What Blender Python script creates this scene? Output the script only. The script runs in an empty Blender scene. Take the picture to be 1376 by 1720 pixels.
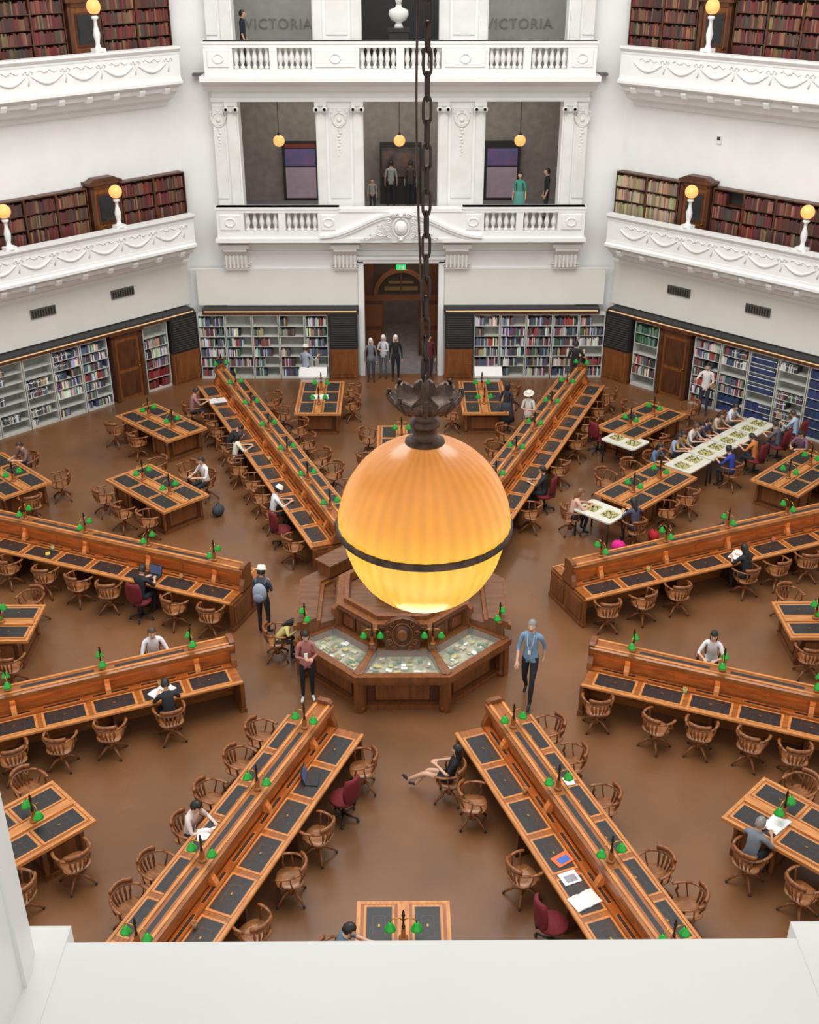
import bpy, math, random, bmesh
from mathutils import Vector, Matrix
random.seed(7)
R=math.radians
scene=bpy.context.scene
COL=scene.collection
def lin(c):
    c=c/255.0
    return c/12.92 if c<=0.04045 else ((c+0.055)/1.055)**2.4
def rgb(r,g,b): return (lin(r),lin(g),lin(b),1.0)

# ------------------------------------------------------------ materials
MATS={}
def mat(name,col,rough=0.5,metal=0.0,col2=None,scale=4.0,stretch=(1,1,1),emit=0.0,ecol=None,bump=0.0,detail=4.0,spec=None):
    if name in MATS: return MATS[name]
    m=bpy.data.materials.new(name); m.use_nodes=True
    nt=m.node_tree; b=nt.nodes['Principled BSDF']
    b.inputs['Base Color'].default_value=col
    b.inputs['Roughness'].default_value=rough
    b.inputs['Metallic'].default_value=metal
    if spec is not None: b.inputs['Specular IOR Level'].default_value=spec
    if emit>0:
        b.inputs['Emission Color'].default_value=ecol or col
        b.inputs['Emission Strength'].default_value=emit
    tc=nt.nodes.new('ShaderNodeTexCoord'); mp=nt.nodes.new('ShaderNodeMapping')
    mp.inputs['Scale'].default_value=stretch
    nz=nt.nodes.new('ShaderNodeTexNoise'); nz.inputs['Scale'].default_value=scale; nz.inputs['Detail'].default_value=detail
    nt.links.new(tc.outputs['Object'],mp.inputs['Vector']); nt.links.new(mp.outputs['Vector'],nz.inputs['Vector'])
    if col2 is None:
        col2=tuple([c*0.88 for c in col[:3]]+[1])
    rp=nt.nodes.new('ShaderNodeValToRGB')
    rp.color_ramp.elements[0].position=0.35; rp.color_ramp.elements[1].position=0.65
    rp.color_ramp.elements[0].color=col; rp.color_ramp.elements[1].color=col2
    nt.links.new(nz.outputs['Fac'],rp.inputs['Fac']); nt.links.new(rp.outputs['Color'],b.inputs['Base Color'])
    if bump>0:
        bp=nt.nodes.new('ShaderNodeBump'); bp.inputs['Strength'].default_value=bump; bp.inputs['Distance'].default_value=0.02
        nt.links.new(nz.outputs['Fac'],bp.inputs['Height']); nt.links.new(bp.outputs['Normal'],b.inputs['Normal'])
    MATS[name]=m
    return m
WOOD=mat('oak_wood',rgb(158,93,42),0.32,col2=rgb(126,71,31),scale=3,stretch=(6,0.8,6))
WOODV=mat('oak_wood_vertical_grain',rgb(128,76,38),0.36,col2=rgb(104,60,30),scale=2.5,stretch=(5,5,0.7))
WOODL=mat('light_oak',rgb(202,136,76),0.35,col2=rgb(172,108,56),scale=3,stretch=(6,0.8,6))
WOODD=mat('dark_oak',rgb(90,51,28),0.4,col2=rgb(66,37,20),scale=2.5,stretch=(4,4,0.8))
WOODX=mat('worn_desk_wood',rgb(116,76,50),0.3,col2=rgb(90,56,36),scale=2,stretch=(1,6,1))
CHW=mat('chair_wood',rgb(146,88,46),0.35,col2=rgb(108,62,30),scale=6,stretch=(3,3,3))
CHS=mat('chair_seat_wood',rgb(156,102,60),0.32,col2=rgb(122,74,40),scale=6,stretch=(4,1,1))
LEA=mat('black_leather',rgb(38,38,40),0.42,col2=rgb(26,26,28),scale=20)
BRZ=mat('dark_bronze',rgb(72,52,34),0.4,0.6,col2=rgb(48,34,24),scale=9)
IRON=mat('aged_bronze_iron',rgb(82,60,46),0.42,0.6,col2=rgb(48,34,26),scale=14,bump=0.3)
BRASS=mat('brass',rgb(190,140,60),0.3,0.9)
GRN=mat('green_glass',rgb(30,150,48),0.08,emit=0.16,ecol=rgb(20,190,50),col2=rgb(16,112,34))
WHT=mat('white_paint',rgb(234,234,232),0.5,col2=rgb(229,229,227),scale=1.2)
WHT2=mat('white_plaster_ornament',rgb(226,225,221),0.6,col2=rgb(217,216,211),scale=2)
CREAM=mat('cream_panel',rgb(224,222,214),0.6,col2=rgb(219,217,209),scale=1)
SILLM=mat('sill_paint',rgb(234,234,231),0.4,col2=rgb(229,229,227),scale=2)
SHELF=mat('shelf_metal',rgb(196,196,188),0.5,col2=rgb(184,184,176))
SHBK=mat('shelf_back_panel',rgb(154,154,146),0.6,col2=rgb(138,138,132))
BLK=mat('black_metal',rgb(30,29,30),0.5)
DARK=mat('taupe_gallery_wall',rgb(140,134,126),0.7,col2=rgb(126,120,114))
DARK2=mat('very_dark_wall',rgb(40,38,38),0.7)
GREYF=mat('grey_carpet',rgb(120,114,116),0.9,col2=rgb(104,99,102))
RED=mat('red_fabric',rgb(112,14,24),0.8,col2=rgb(90,10,18),scale=30)
PAPER=mat('paper',rgb(236,236,232),0.7,col2=rgb(222,222,220))
STRIP=mat('warm_light_strip',rgb(255,190,110),0.5,emit=19.0,ecol=rgb(255,176,92))
STRIPC=mat('shelf_light_strip',rgb(200,170,130),0.5,emit=0.5,ecol=rgb(255,196,130))
ORB=mat('amber_glass_globe',rgb(230,150,80),0.3,emit=1.0,ecol=rgb(255,178,104))
EXITG=mat('exit_green',rgb(20,170,90),0.4,emit=1.2,ecol=rgb(20,180,90))

def floor_mat():
    m=bpy.data.materials.new('brown_cork_floor'); m.use_nodes=True; nt=m.node_tree; b=nt.nodes['Principled BSDF']
    tc=nt.nodes.new('ShaderNodeTexCoord')
    n1=nt.nodes.new('ShaderNodeTexNoise'); n1.inputs['Scale'].default_value=0.4; n1.inputs['Detail'].default_value=3; n1.inputs['Roughness'].default_value=0.5
    n2=nt.nodes.new('ShaderNodeTexNoise'); n2.inputs['Scale'].default_value=16; n2.inputs['Detail'].default_value=4
    r1=nt.nodes.new('ShaderNodeValToRGB'); e=r1.color_ramp.elements
    e[0].position=0.28; e[0].color=rgb(96,68,49); e[1].position=0.46; e[1].color=rgb(113,76,48)
    x=e.new(0.72); x.color=rgb(126,84,52)
    r2=nt.nodes.new('ShaderNodeMapRange'); r2.inputs[3].default_value=0.92; r2.inputs[4].default_value=1.05
    r3=nt.nodes.new('ShaderNodeMapRange'); r3.inputs[1].default_value=.3; r3.inputs[2].default_value=.7; r3.inputs[3].default_value=0.2; r3.inputs[4].default_value=0.34
    mx=nt.nodes.new('ShaderNodeMixRGB'); mx.blend_type='MULTIPLY'; mx.inputs[0].default_value=1.0
    nt.links.new(tc.outputs['Object'],n1.inputs['Vector']); nt.links.new(tc.outputs['Object'],n2.inputs['Vector'])
    nt.links.new(n1.outputs['Fac'],r1.inputs['Fac']); nt.links.new(n2.outputs['Fac'],r2.inputs[0]); nt.links.new(n1.outputs['Fac'],r3.inputs[0])
    nt.links.new(r1.outputs['Color'],mx.inputs[1]); nt.links.new(r2.outputs[0],mx.inputs[2])
    nt.links.new(mx.outputs['Color'],b.inputs['Base Color']); nt.links.new(r3.outputs[0],b.inputs['Roughness'])
    b.inputs['Specular IOR Level'].default_value=0.55
    return m
FLOORM=floor_mat()
def globe_mat():
    m=bpy.data.materials.new('amber_fluted_globe_glass'); m.use_nodes=True; nt=m.node_tree; b=nt.nodes['Principled BSDF']
    tc=nt.nodes.new('ShaderNodeTexCoord'); sp=nt.nodes.new('ShaderNodeSeparateXYZ')
    nt.links.new(tc.outputs['Object'],sp.inputs[0])
    mr=nt.nodes.new('ShaderNodeMapRange'); mr.inputs[1].default_value=-0.48; mr.inputs[2].default_value=0.48
    nt.links.new(sp.outputs['Z'],mr.inputs[0])
    r=nt.nodes.new('ShaderNodeValToRGB'); e=r.color_ramp.elements  # glow of the low inner bulb painted as a vertical emission gradient
    e[0].position=0.0; e[0].color=rgb(222,156,60); e[1].position=1.0; e[1].color=rgb(206,134,72)
    for p,c in ((0.14,rgb(248,196,80)),(0.34,rgb(255,216,96)),(0.48,rgb(255,206,76)),(0.56,rgb(254,192,66)),(0.66,rgb(246,168,66)),(0.82,rgb(230,150,68))):
        q=e.new(p); q.color=c
    nt.links.new(mr.outputs[0],r.inputs['Fac'])
    at=nt.nodes.new('ShaderNodeMath'); at.operation='ARCTAN2'
    nt.links.new(sp.outputs['Y'],at.inputs[0]); nt.links.new(sp.outputs['X'],at.inputs[1])
    mu=nt.nodes.new('ShaderNodeMath'); mu.operation='MULTIPLY'; mu.inputs[1].default_value=36
    nt.links.new(at.outputs[0],mu.inputs[0])
    si=nt.nodes.new('ShaderNodeMath'); si.operation='SINE'; nt.links.new(mu.outputs[0],si.inputs[0])
    mp=nt.nodes.new('ShaderNodeMapping'); mp.inputs['Scale'].default_value=(5,5,.8)
    nz=nt.nodes.new('ShaderNodeTexNoise'); nz.inputs['Scale'].default_value=2.0; nt.links.new(tc.outputs['Object'],mp.inputs['Vector']); nt.links.new(mp.outputs['Vector'],nz.inputs['Vector'])
    m2=nt.nodes.new('ShaderNodeMapRange'); m2.inputs[1].default_value=-1; m2.inputs[2].default_value=1; m2.inputs[3].default_value=0.92; m2.inputs[4].default_value=1.04
    nt.links.new(si.outputs[0],m2.inputs[0])
    m3=nt.nodes.new('ShaderNodeMapRange'); m3.inputs[3].default_value=0.78; m3.inputs[4].default_value=1.15
    nt.links.new(nz.outputs['Fac'],m3.inputs[0])
    mm=nt.nodes.new('ShaderNodeMath'); mm.operation='MULTIPLY'; nt.links.new(m2.outputs[0],mm.inputs[0]); nt.links.new(m3.outputs[0],mm.inputs[1])
    ms=nt.nodes.new('ShaderNodeMath'); ms.operation='MULTIPLY'; ms.inputs[1].default_value=0.88; nt.links.new(mm.outputs[0],ms.inputs[0])
    nt.links.new(r.outputs['Color'],b.inputs['Emission Color']); nt.links.new(ms.outputs[0],b.inputs['Emission Strength'])
    b.inputs['Base Color'].default_value=rgb(118,66,14); b.inputs['Roughness'].default_value=0.22; b.inputs['Specular IOR Level'].default_value=0.4
    return m
GLOBEM=globe_mat()
def book_attr_mat():
    m=bpy.data.materials.new('book_spines'); m.use_nodes=True; nt=m.node_tree; b=nt.nodes['Principled BSDF']
    a=nt.nodes.new('ShaderNodeVertexColor'); a.layer_name='Col'
    nt.links.new(a.outputs['Color'],b.inputs['Base Color']); b.inputs['Roughness'].default_value=0.6
    return m
BOOKM=book_attr_mat()

# ------------------------------------------------------------ mesh builder
class MB:
    def __init__(s): s.v=[];s.f=[];s.m=[];s.s=[]
    def add(s,vs,fs,m=0,sm=False,M=None):
        o=len(s.v)
        if M is not None: vs=[M@Vector(v) for v in vs]
        s.v.extend([tuple(v) for v in vs])
        for f in fs: s.f.append(tuple(i+o for i in f)); s.m.append(m); s.s.append(sm)
        return s
    def box(s,x0,x1,y0,y1,z0,z1,m=0,M=None):
        vs=[(x0,y0,z0),(x1,y0,z0),(x1,y1,z0),(x0,y1,z0),(x0,y0,z1),(x1,y0,z1),(x1,y1,z1),(x0,y1,z1)]
        return s.add(vs,[(0,3,2,1),(4,5,6,7),(0,1,5,4),(1,2,6,5),(2,3,7,6),(3,0,4,7)],m,False,M)
    def cbox(s,cx,cy,cz,sx,sy,sz,m=0,M=None,ch=0.0):
        if ch<=0: return s.box(cx-sx/2,cx+sx/2,cy-sy/2,cy+sy/2,cz-sz/2,cz+sz/2,m,M)
        x,y=sx/2,sy/2
        P=[(-x+ch,-y),(x-ch,-y),(x,-y+ch),(x,y-ch),(x-ch,y),(-x+ch,y),(-x,y-ch),(-x,-y+ch)]
        return s.prism([(cx+a,cy+b) for a,b in P],cz-sz/2,cz+sz/2,m,M)
    def prism(s,P,z0,z1,m=0,M=None):
        n=len(P); vs=[(x,y,z0) for x,y in P]+[(x,y,z1) for x,y in P]
        fs=[tuple(range(n-1,-1,-1)),tuple(range(n,2*n))]+[(i,(i+1)%n,n+(i+1)%n,n+i) for i in range(n)]
        return s.add(vs,fs,m,False,M)
    def ext(s,P,ax,a0,a1,m=0,M=None,sm=False):
        n=len(P)
        if ax=='x': vs=[(a0,p,q) for p,q in P]+[(a1,p,q) for p,q in P]
        else: vs=[(p,a0,q) for p,q in P]+[(p,a1,q) for p,q in P]
        s.add(vs,[tuple(range(n-1,-1,-1)),tuple(range(n,2*n))],m,False,M)
        return s.add(vs,[(i,(i+1)%n,n+(i+1)%n,n+i) for i in range(n)],m,sm,M)
    def lathe(s,P,seg=16,m=0,M=None,sm=True,sx=1,sy=1):
        vs=[];fs=[];n=len(P)
        for i in range(seg):
            a=2*math.pi*i/seg
            for r,z in P: vs.append((r*math.cos(a)*sx,r*math.sin(a)*sy,z))
        for i in range(seg):
            j=(i+1)%seg
            for k in range(n-1): fs.append((i*n+k,j*n+k,j*n+k+1,i*n+k+1))
        o=len(s.v)
        s.add(vs,fs,m,sm,M)
        if P[0][0]>1e-4 and P[0]!=P[-1]: s.f.append(tuple(o+i*n for i in range(seg-1,-1,-1))); s.m.append(m); s.s.append(False)
        if P[-1][0]>1e-4 and P[0]!=P[-1]: s.f.append(tuple(o+i*n+n-1 for i in range(seg))); s.m.append(m); s.s.append(False)
        return s
    def sph(s,c,r,seg=12,rings=8,m=0,M=None,sc=(1,1,1)):
        P=[(r*math.sin(math.pi*k/rings),-r*math.cos(math.pi*k/rings)) for k in range(rings+1)]
        P[0]=(1e-5,-r);P[-1]=(1e-5,r)
        T=Matrix.Translation(c)@Matrix.Diagonal((sc[0],sc[1],sc[2],1))
        return s.lathe(P,seg,m,(M@T) if M is not None else T)
    def tube(s,path,rad,seg=8,m=0,M=None,closed=False,flat=1.0):
        pts=[Vector(p) for p in path]; n=len(pts)
        if not isinstance(rad,(list,tuple)): rad=[rad]*n
        vs=[];fs=[]; up=None
        for i in range(n):
            if closed: t=pts[(i+1)%n]-pts[i-1]
            else: t=pts[min(i+1,n-1)]-pts[max(i-1,0)]
            t.normalize()
            if up is None:
                up=Vector((0,0,1)) if abs(t.z)<0.9 else Vector((0,1,0))
            a=t.cross(up)
            if a.length<1e-4: a=t.cross(Vector((1,0,0)))
            a.normalize(); b=a.cross(t).normalized(); up=b
            for k in range(seg):
                q=2*math.pi*k/seg
                vs.append(pts[i]+(a*math.cos(q)+b*math.sin(q)*flat)*rad[i])
        rng=n if closed else n-1
        for i in range(rng):
            j=(i+1)%n
            for k in range(seg):
                l=(k+1)%seg
                fs.append((i*seg+k,j*seg+k,j*seg+l,i*seg+l))
        o=len(s.v)
        s.add(vs,fs,m,True,M)
        if not closed:
            for f in (tuple(range(seg)),tuple(range(n*seg-1,(n-1)*seg-1,-1))): s.f.append(tuple(q+o for q in f)); s.m.append(m); s.s.append(False)
        return s
    def mesh(s,name,mats):
        me=bpy.data.meshes.new(name); me.from_pydata(s.v,[],s.f)
        for t in mats: me.materials.append(t)
        me.polygons.foreach_set('material_index',s.m); me.polygons.foreach_set('use_smooth',s.s)
        bm=bmesh.new(); bm.from_mesh(me); bmesh.ops.recalc_face_normals(bm,faces=bm.faces); bm.to_mesh(me); bm.free()
        me.update(); return me
def O(name,data,parent=None,loc=(0,0,0),rz=0.0,label=None,cat=None,group=None,kind=None,rot=None,scale=None):
    o=bpy.data.objects.new(name,data); COL.objects.link(o); o.location=loc
    o.rotation_euler=rot if rot else (0,0,rz)
    if scale: o.scale=scale
    if parent is not None: o.parent=parent
    if label: o['label']=label
    if cat: o['category']=cat
    if group: o['group']=group
    if kind: o['kind']=kind
    return o
def root(name,loc,rz,label,cat,group=None,kind=None):
    return O(name,None,None,loc,rz,label,cat,group,kind)
KIDS={}
def reg(src):
    KIDS[src.name]=[c for c in COL.objects if c.parent==src]
    for c in KIDS[src.name]: reg(c)
    return src
def _dk(c,p):
    k=c.copy(); COL.objects.link(k); k.parent=p
    for g in KIDS.get(c.name,[]): _dk(g,k)
def dup(src,loc,rz,label=None,scale=None):
    n=src.copy(); COL.objects.link(n); n.location=loc; n.rotation_euler=(0,0,rz)
    if scale: n.scale=scale
    if label: n['label']=label
    for ch in KIDS.get(src.name,[]): _dk(ch,n)
    return n
def pol(a,r): return (r*math.sin(R(a)),r*math.cos(R(a)))
def W(a,x,y,z):
    ca,sa=math.cos(R(a)),math.sin(R(a)); return (x*ca+y*sa,-x*sa+y*ca,z)

A=17.3; HS=A*math.tan(R(22.5))
# ------------------------------------------------------------ camera
cam=bpy.data.cameras.new('camera'); co=bpy.data.objects.new('camera',cam); COL.objects.link(co)
co.location=(0,-20.8,14.39); co.rotation_euler=(R(90-27.73),0,R(-0.43))
cam.sensor_fit='VERTICAL'; cam.sensor_height=36; cam.lens=1912/1720*36; cam.clip_start=0.05; cam.clip_end=200
scene.camera=co
# ------------------------------------------------------------ structure
def octo(ap,ph=22.5):
    r=ap/math.cos(R(22.5)); return [(r*math.sin(R(ph+45*i)),r*math.cos(R(ph+45*i))) for i in range(8)][::-1]
fm=MB().box(-22,22,-17.2,23.0,-0.3,0.0).mesh('floor',[FLOORM])
O('floor',fm,label='brown cork linoleum floor with worn darker patches',cat='floor',kind='structure')
for nm_,a in (('left',-45),('right',45)):
    m=MB().box(-HS-0.02,HS+0.1,0,0.35,0,17.5).mesh('wall',[WHT])
    O('wall_'+nm_,m,loc=W(a,0,A,0),rz=-R(a),label='white painted wall of the octagonal reading room',cat='wall',kind='structure')
for nm_,a in (('side_left',-90),('side_right',90)):
    m=MB().box(-HS,HS,0,0.35,0,17.5).mesh('wall',[WHT])
    O('wall_'+nm_,m,loc=W(a,0,A,0),rz=-R(a),label='plain white painted wall of the octagonal room',cat='wall',kind='structure')
oc=octo(18.4); ic=octo(13.9)
mb=MB()
for i in range(8):
    j=(i+1)%8
    mb.prism([oc[i],oc[j],ic[j],ic[i]],17.5,17.8)
O('ceiling',mb.mesh('ceiling',[WHT]),label='white ceiling ring around the open dome skylight',cat='ceiling',kind='structure')
mb=MB()
yf,yb=-0.3,0.35
def wb(x0,x1,z0,z1,f=yf): mb.box(x0,x1,f,yb,z0,z1)
for sx in (-1,1):
    def bx(a,b,z0,z1,f=yf):
        wb(min(sx*a,sx*b),max(sx*a,sx*b),z0,z1,f)
    bx(5.95,HS+0.2,0,17.5,0.0)
    bx(1.27,5.95,0,5.0)
    bx(1.2,2.7,5.0,9.2); bx(5.15,5.95,5.0,9.2)
    bx(1.2,2.7,9.98,15.0); bx(5.15,5.95,9.98,15.0)
wb(-1.27,1.27,4.0,5.0)
wb(-5.95,5.95,9.2,9.98); wb(-5.95,5.95,15.0,17.5)
O('wall_back',mb.mesh('wall',[WHT]),loc=(0,A,0),label='white classical facade wall with pilasters and tall openings',cat='wall',kind='structure')
mb=MB(); mb.box(-6.5,6.5,4.7,4.9,4.8,9.9,0); mb.box(-6.5,-6.3,0.35,4.7,4.8,9.9,0); mb.box(6.3,6.5,0.35,4.7,4.8,9.9,0)
mb.box(-6.5,6.5,3.0,3.2,9.95,15.2,1); mb.box(-6.5,-6.3,0.35,3.0,9.95,15.2,1); mb.box(6.3,6.5,0.35,3.0,9.95,15.2,1)
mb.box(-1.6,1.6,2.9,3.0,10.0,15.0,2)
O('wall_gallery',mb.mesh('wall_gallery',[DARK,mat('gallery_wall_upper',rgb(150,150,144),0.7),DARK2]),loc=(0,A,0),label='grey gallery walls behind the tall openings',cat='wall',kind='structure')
mb=MB(); mb.box(-6.5,6.5,0.35,4.7,4.85,5.0,0); mb.box(-6.5,6.5,-0.3,3.0,9.9,9.97,0)
O('floor_gallery',mb.mesh('floor_gallery',[GREYF]),loc=(0,A,0),label='grey carpeted gallery floors behind the openings',cat='floor',kind='structure')
mb=MB(); mb.box(-6.5,6.5,0.35,4.9,9.75,9.88,0); mb.box(-6.5,6.5,0.35,3.2,15.1,15.2,0)
O('ceiling_gallery',mb.mesh('ceiling_gallery',[DARK]),loc=(0,A,0),label='gallery ceilings behind the openings',cat='ceiling',kind='structure')
mb=MB(); mb.box(-1.6,-1.4,0.35,5.4,0,4.2,0); mb.box(1.4,1.6,0.35,5.4,0,4.2,0); mb.box(-1.6,1.6,5.3,5.4,0,4.2,1); mb.box(-1.6,1.6,0.35,5.4,4.2,4.3,1)
O('wall_entrance',mb.mesh('wall_entrance',[WOODD,DARK]),loc=(0,A,0),label='panelled timber walls of the entrance passage',cat='wall',kind='structure')
mb=MB(); mb.box(-1.25,1.25,-0.25,5.3,0.002,0.012,0)
O('floor_entrance',mb.mesh('floor_entrance',[GREYF]),loc=(0,A,0),label='grey carpet strip in the entrance passage',cat='floor',kind='structure')
mb=MB(); y=1.6
for s in (-1,1):
    mb.box(min(s*.62,s*1.4),max(s*.62,s*1.4),y,y+.15,0,2.1,0)
    mb.box(min(s*.7,s*1.3),max(s*.7,s*1.3),y-.03,y,0.3,1.0,1); mb.box(min(s*.7,s*1.3),max(s*.7,s*1.3),y-.03,y,1.15,1.95,1)
    mb.box(min(s*1.0,s*1.4),max(s*1.0,s*1.4),y,y+.15,2.3,3.5,0)
mb.box(-1.4,1.4,y-.05,y+.2,2.1,2.3,1); mb.box(-1.4,1.4,y,y+.15,3.5,4.2,0)
for i in range(16):
    a0=math.pi*i/16; a1=math.pi*(i+1)/16
    P=[(1.0*math.cos(a0),2.3+1.0*math.sin(a0)),(1.0*math.cos(a1),2.3+1.0*math.sin(a1)),(.84*math.cos(a1),2.3+.84*math.sin(a1)),(.84*math.cos(a0),2.3+.84*math.sin(a0))]
    mb.ext(P,'y',y-.08,y+.1,1)
mb.box(-1,1,y+.1,y+.14,2.3,3.5,2); mb.box(-.6,.6,y+.05,y+.08,2.45,2.6,3); mb.box(-.45,.45,y+.05,y+.08,2.7,2.8,3); mb.box(-.02,.02,y,y+.1,2.3,3.3,0)
O('door_1',mb.mesh('door',[WOODD,mat('entrance_timber',rgb(104,60,32),.4),mat('fanlight_glass',rgb(58,50,42),.2),mat('old_gilding',rgb(104,84,48),.5)]),loc=(0,A,0),label='dark wooden entrance screen with an arched fanlight',cat='door',kind='structure')
sg=root('exit_sign',(0,A-.36,3.86),0,'small green illuminated running-man exit sign above the doorway','sign')
O('sign_panel',MB().box(-.16,.16,-.03,.03,-.08,.08).mesh('sign_panel',[EXITG]),sg)
mb=MB().box(.03,.1,-.035,-.03,-.06,.05); mb.sph((-.03,-.034,.045),.014,8,6); mb.tube([(-.03,-.034,.03),(-.045,-.034,-.01),(-.02,-.034,-.06)],.009,6); mb.tube([(-.045,-.034,-.01),(-.08,-.034,-.045)],.008,6); mb.tube([(-.07,-.034,.02),(-.03,-.034,.025),(0,-.034,.0)],.007,6)
O('running_man_symbol',mb.mesh('sym',[PAPER]),sg)
# ------------------------------------------------------------ facade trim
def trim(n,mb,label,mats=None,loc=(0,A,0)):
    return O('trim_%d'%n,mb.mesh('trim',mats or [WHT]),loc=loc,label=label,cat='trim',kind='structure')
def corn(z,d,h,x=6.05):
    P=[(-0.3,z-h),(-0.3-d*.25,z-h),(-0.3-d*.35,z-h*.7),(-0.3-d*.7,z-h*.45),(-0.3-d*.75,z-h*.35),(-0.3-d,z-h*.3),(-0.3-d,z),(-0.25,z)]
    return MB().ext(P,'x',-x,x)
trim(1,corn(5.0,.75,.45),'projecting white moulded cornice under the lower balustrade')
trim(2,corn(9.98,.85,.5,6.15),'projecting white moulded cornice under the upper balustrade')
mb=MB()
for z0,z1 in ((9.15,9.28),(4.35,4.42)): mb.box(-5.98,5.98,-.38,-.3,z0,z1)
mb.box(-5.98,5.98,-.42,-.3,9.5,9.56)
for sx in (-1,1): mb.box(min(sx*1.3,sx*HS),max(sx*1.3,sx*HS),-.34,-.3,3.78,3.83)
trim(3,mb,'thin white string mouldings across the facade')
n=4
def pil(mb,x0,x1,z0,z1):
    mb.box(x0,x1,-.38,-.3,z0,z1); mb.box(x0-.05,x1+.05,-.42,-.3,z0,z0+.18)
    mb.box(x0-.06,x1+.06,-.43,-.3,z1-.12,z1)
    for xx in (x0,x1):
        mb.lathe([(1e-4,-.1),(.1,-.1),(.1,.1),(1e-4,.1)],14,0,Matrix.Translation((xx,-.42,z1-.22))@Matrix.Rotation(R(90),4,'X'))
        mb.lathe([(1e-4,-.13),(.05,-.13),(.05,.1),(1e-4,.1)],10,0,Matrix.Translation((xx,-.42,z1-.22))@Matrix.Rotation(R(90),4,'X'))
    mb.box(x0,x1,-.44,-.3,z1-.3,z1-.2)
def drop(mb,x,zt):
    mb.tube([(x+.2*math.cos(q),-.35,zt-.25+.22*math.sin(q)) for q in [2*math.pi*i/14 for i in range(14)]],.028,6,0,closed=True)
    for s in (-1,1):
        mb.tube([(x,-.35,zt-.45),(x+s*.18,-.36,zt-.35),(x+s*.25,-.35,zt-.12),(x+s*.2,-.35,zt+.05)],[.02,.032,.03,.015],6)
        mb.sph((x+s*.24,-.35,zt-.03),.04,8,6)
    mb.sph((x,-.35,zt-.25),.08,8,6,sc=(1,.5,1)); mb.sph((x,-.35,zt+.02),.05,8,6)
    for i in range(9):
        mb.sph((x+.03*math.sin(i*2.1),-.345,zt-.55-i*.1),.055-.004*i,8,5,sc=(1.2,.5,1))
for z0,z1,zc in ((5.05,9.15,8.85),(10.0,14.9,14.4)):
    for sx in (-1,1):
        mb=MB()
        for x0,x1 in ((1.24,1.5),(2.4,2.66),):
            a,b=sorted((sx*x0,sx*x1)); pil(mb,a,b,z0,z1)
        a,b=sorted((sx*1.62,sx*2.28)); mb.box(a,b,-.34,-.3,z0+1.1,z1-.2)
        if z0<6: drop(mb,sx*1.95,zc)
        trim(n,mb,'white paired pilasters with scroll capitals and carved drop ornament',[WHT2]); n+=1
        mb=MB(); a,b=sorted((sx*5.2,sx*5.5)); pil(mb,a,b,z0,z1)
        a,b=sorted((sx*5.6,sx*5.95)); mb.box(a,b,-.35,-.3,z0+1.1,z1-.15)
        if z0<6: drop(mb,sx*5.78,zc)
        trim(n,mb,'white outer pilaster with scroll capital and carved drop',[WHT2]); n+=1
for x in (-5.5,-1.86,1.86,5.5):
    mb=MB(); mb.ext([(-.3,3.85),(-.42,3.85),(-.5,4.0),(-.55,4.3),(-.75,4.5),(-.75,4.62),(-.3,4.62)],'x',x-.38,x+.38)
    mb.box(x-.48,x+.48,-.78,-.3,4.6,4.72)
    for i in range(6): mb.box(x-.36+i*.13,x-.3+i*.13,-.58,-.4,3.9,4.4)
    for i in range(3): mb.box(x-.46+i*.03,x+.46-i*.03,-.48,-.3,3.98-i*.08,4.02-i*.08)
    trim(n,mb,'white fluted bracket under the facade cornice',[WHT2]); n+=1
mb=MB()
for sx in (-1,1):
    a,b=sorted((sx*1.27,sx*1.45)); mb.box(a,b,-.4,-.3,0,4.05)
mb.box(-1.45,1.45,-.4,-.3,4.0,4.15); mb.box(-1.55,1.55,-.5,-.3,4.15,4.25)
trim(n,mb,'white architrave around the doorway'); n+=1
mb=MB().box(-2.0,2.0,-.98,-.66,5.0,5.85).box(-2.0,2.0,-1.02,-.62,5.85,5.95)
trim(n,mb,'plain white parapet behind the curved pediment'); n+=1
mb=MB()
def pz(x):
    t=min(1,abs(x)/2.65); return 5.02+.78*(0.5+0.5*math.cos(math.pi*t))**1.05
N=36; xs=[-2.65+5.3*i/N for i in range(N+1)]
for i in range(N):
    x0,x1=xs[i],xs[i+1]
    for off,h,yy in ((0,.08,-1.12),(-.09,.08,-1.07)):
        if off<0 and abs((x0+x1)/2)>2.2: continue
        z0,z1=pz(x0)+off,pz(x1)+off
        mb.add([(x0,yy,z0),(x1,yy,z1),(x1,yy,z1+h),(x0,yy,z0+h),(x0,-.9,z0),(x1,-.9,z1),(x1,-.9,z1+h),(x0,-.9,z0+h)],[(0,1,2,3),(4,7,6,5),(0,4,5,1),(3,2,6,7),(0,3,7,4),(1,5,6,2)])
    mb.add([(x0,-1.0,5.0),(x1,-1.0,5.0),(x1,-1.0,pz(x1)),(x0,-1.0,pz(x0))],[(0,1,2,3)])
trim(n,mb,'low white curved pediment over the doorway'); n+=1
cr=root('crest',(0,A-1.16,5.38),0,'white carved heraldic cartouche in the centre of the pediment','crest')
cr.scale=(1.0,1,.86)
O('shield',MB().sph((0,0,0),.22,16,10,sc=(.95,.35,1.25)).sph((0,-.07,0),.14,16,10,sc=(.95,.3,1.25)).mesh('shield',[WHT]),cr)
mb=MB(); mb.tube([(.27*math.cos(q),-.03,.36*math.sin(q)) for q in [2*math.pi*i/20 for i in range(20)]],.028,6,closed=True)
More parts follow.
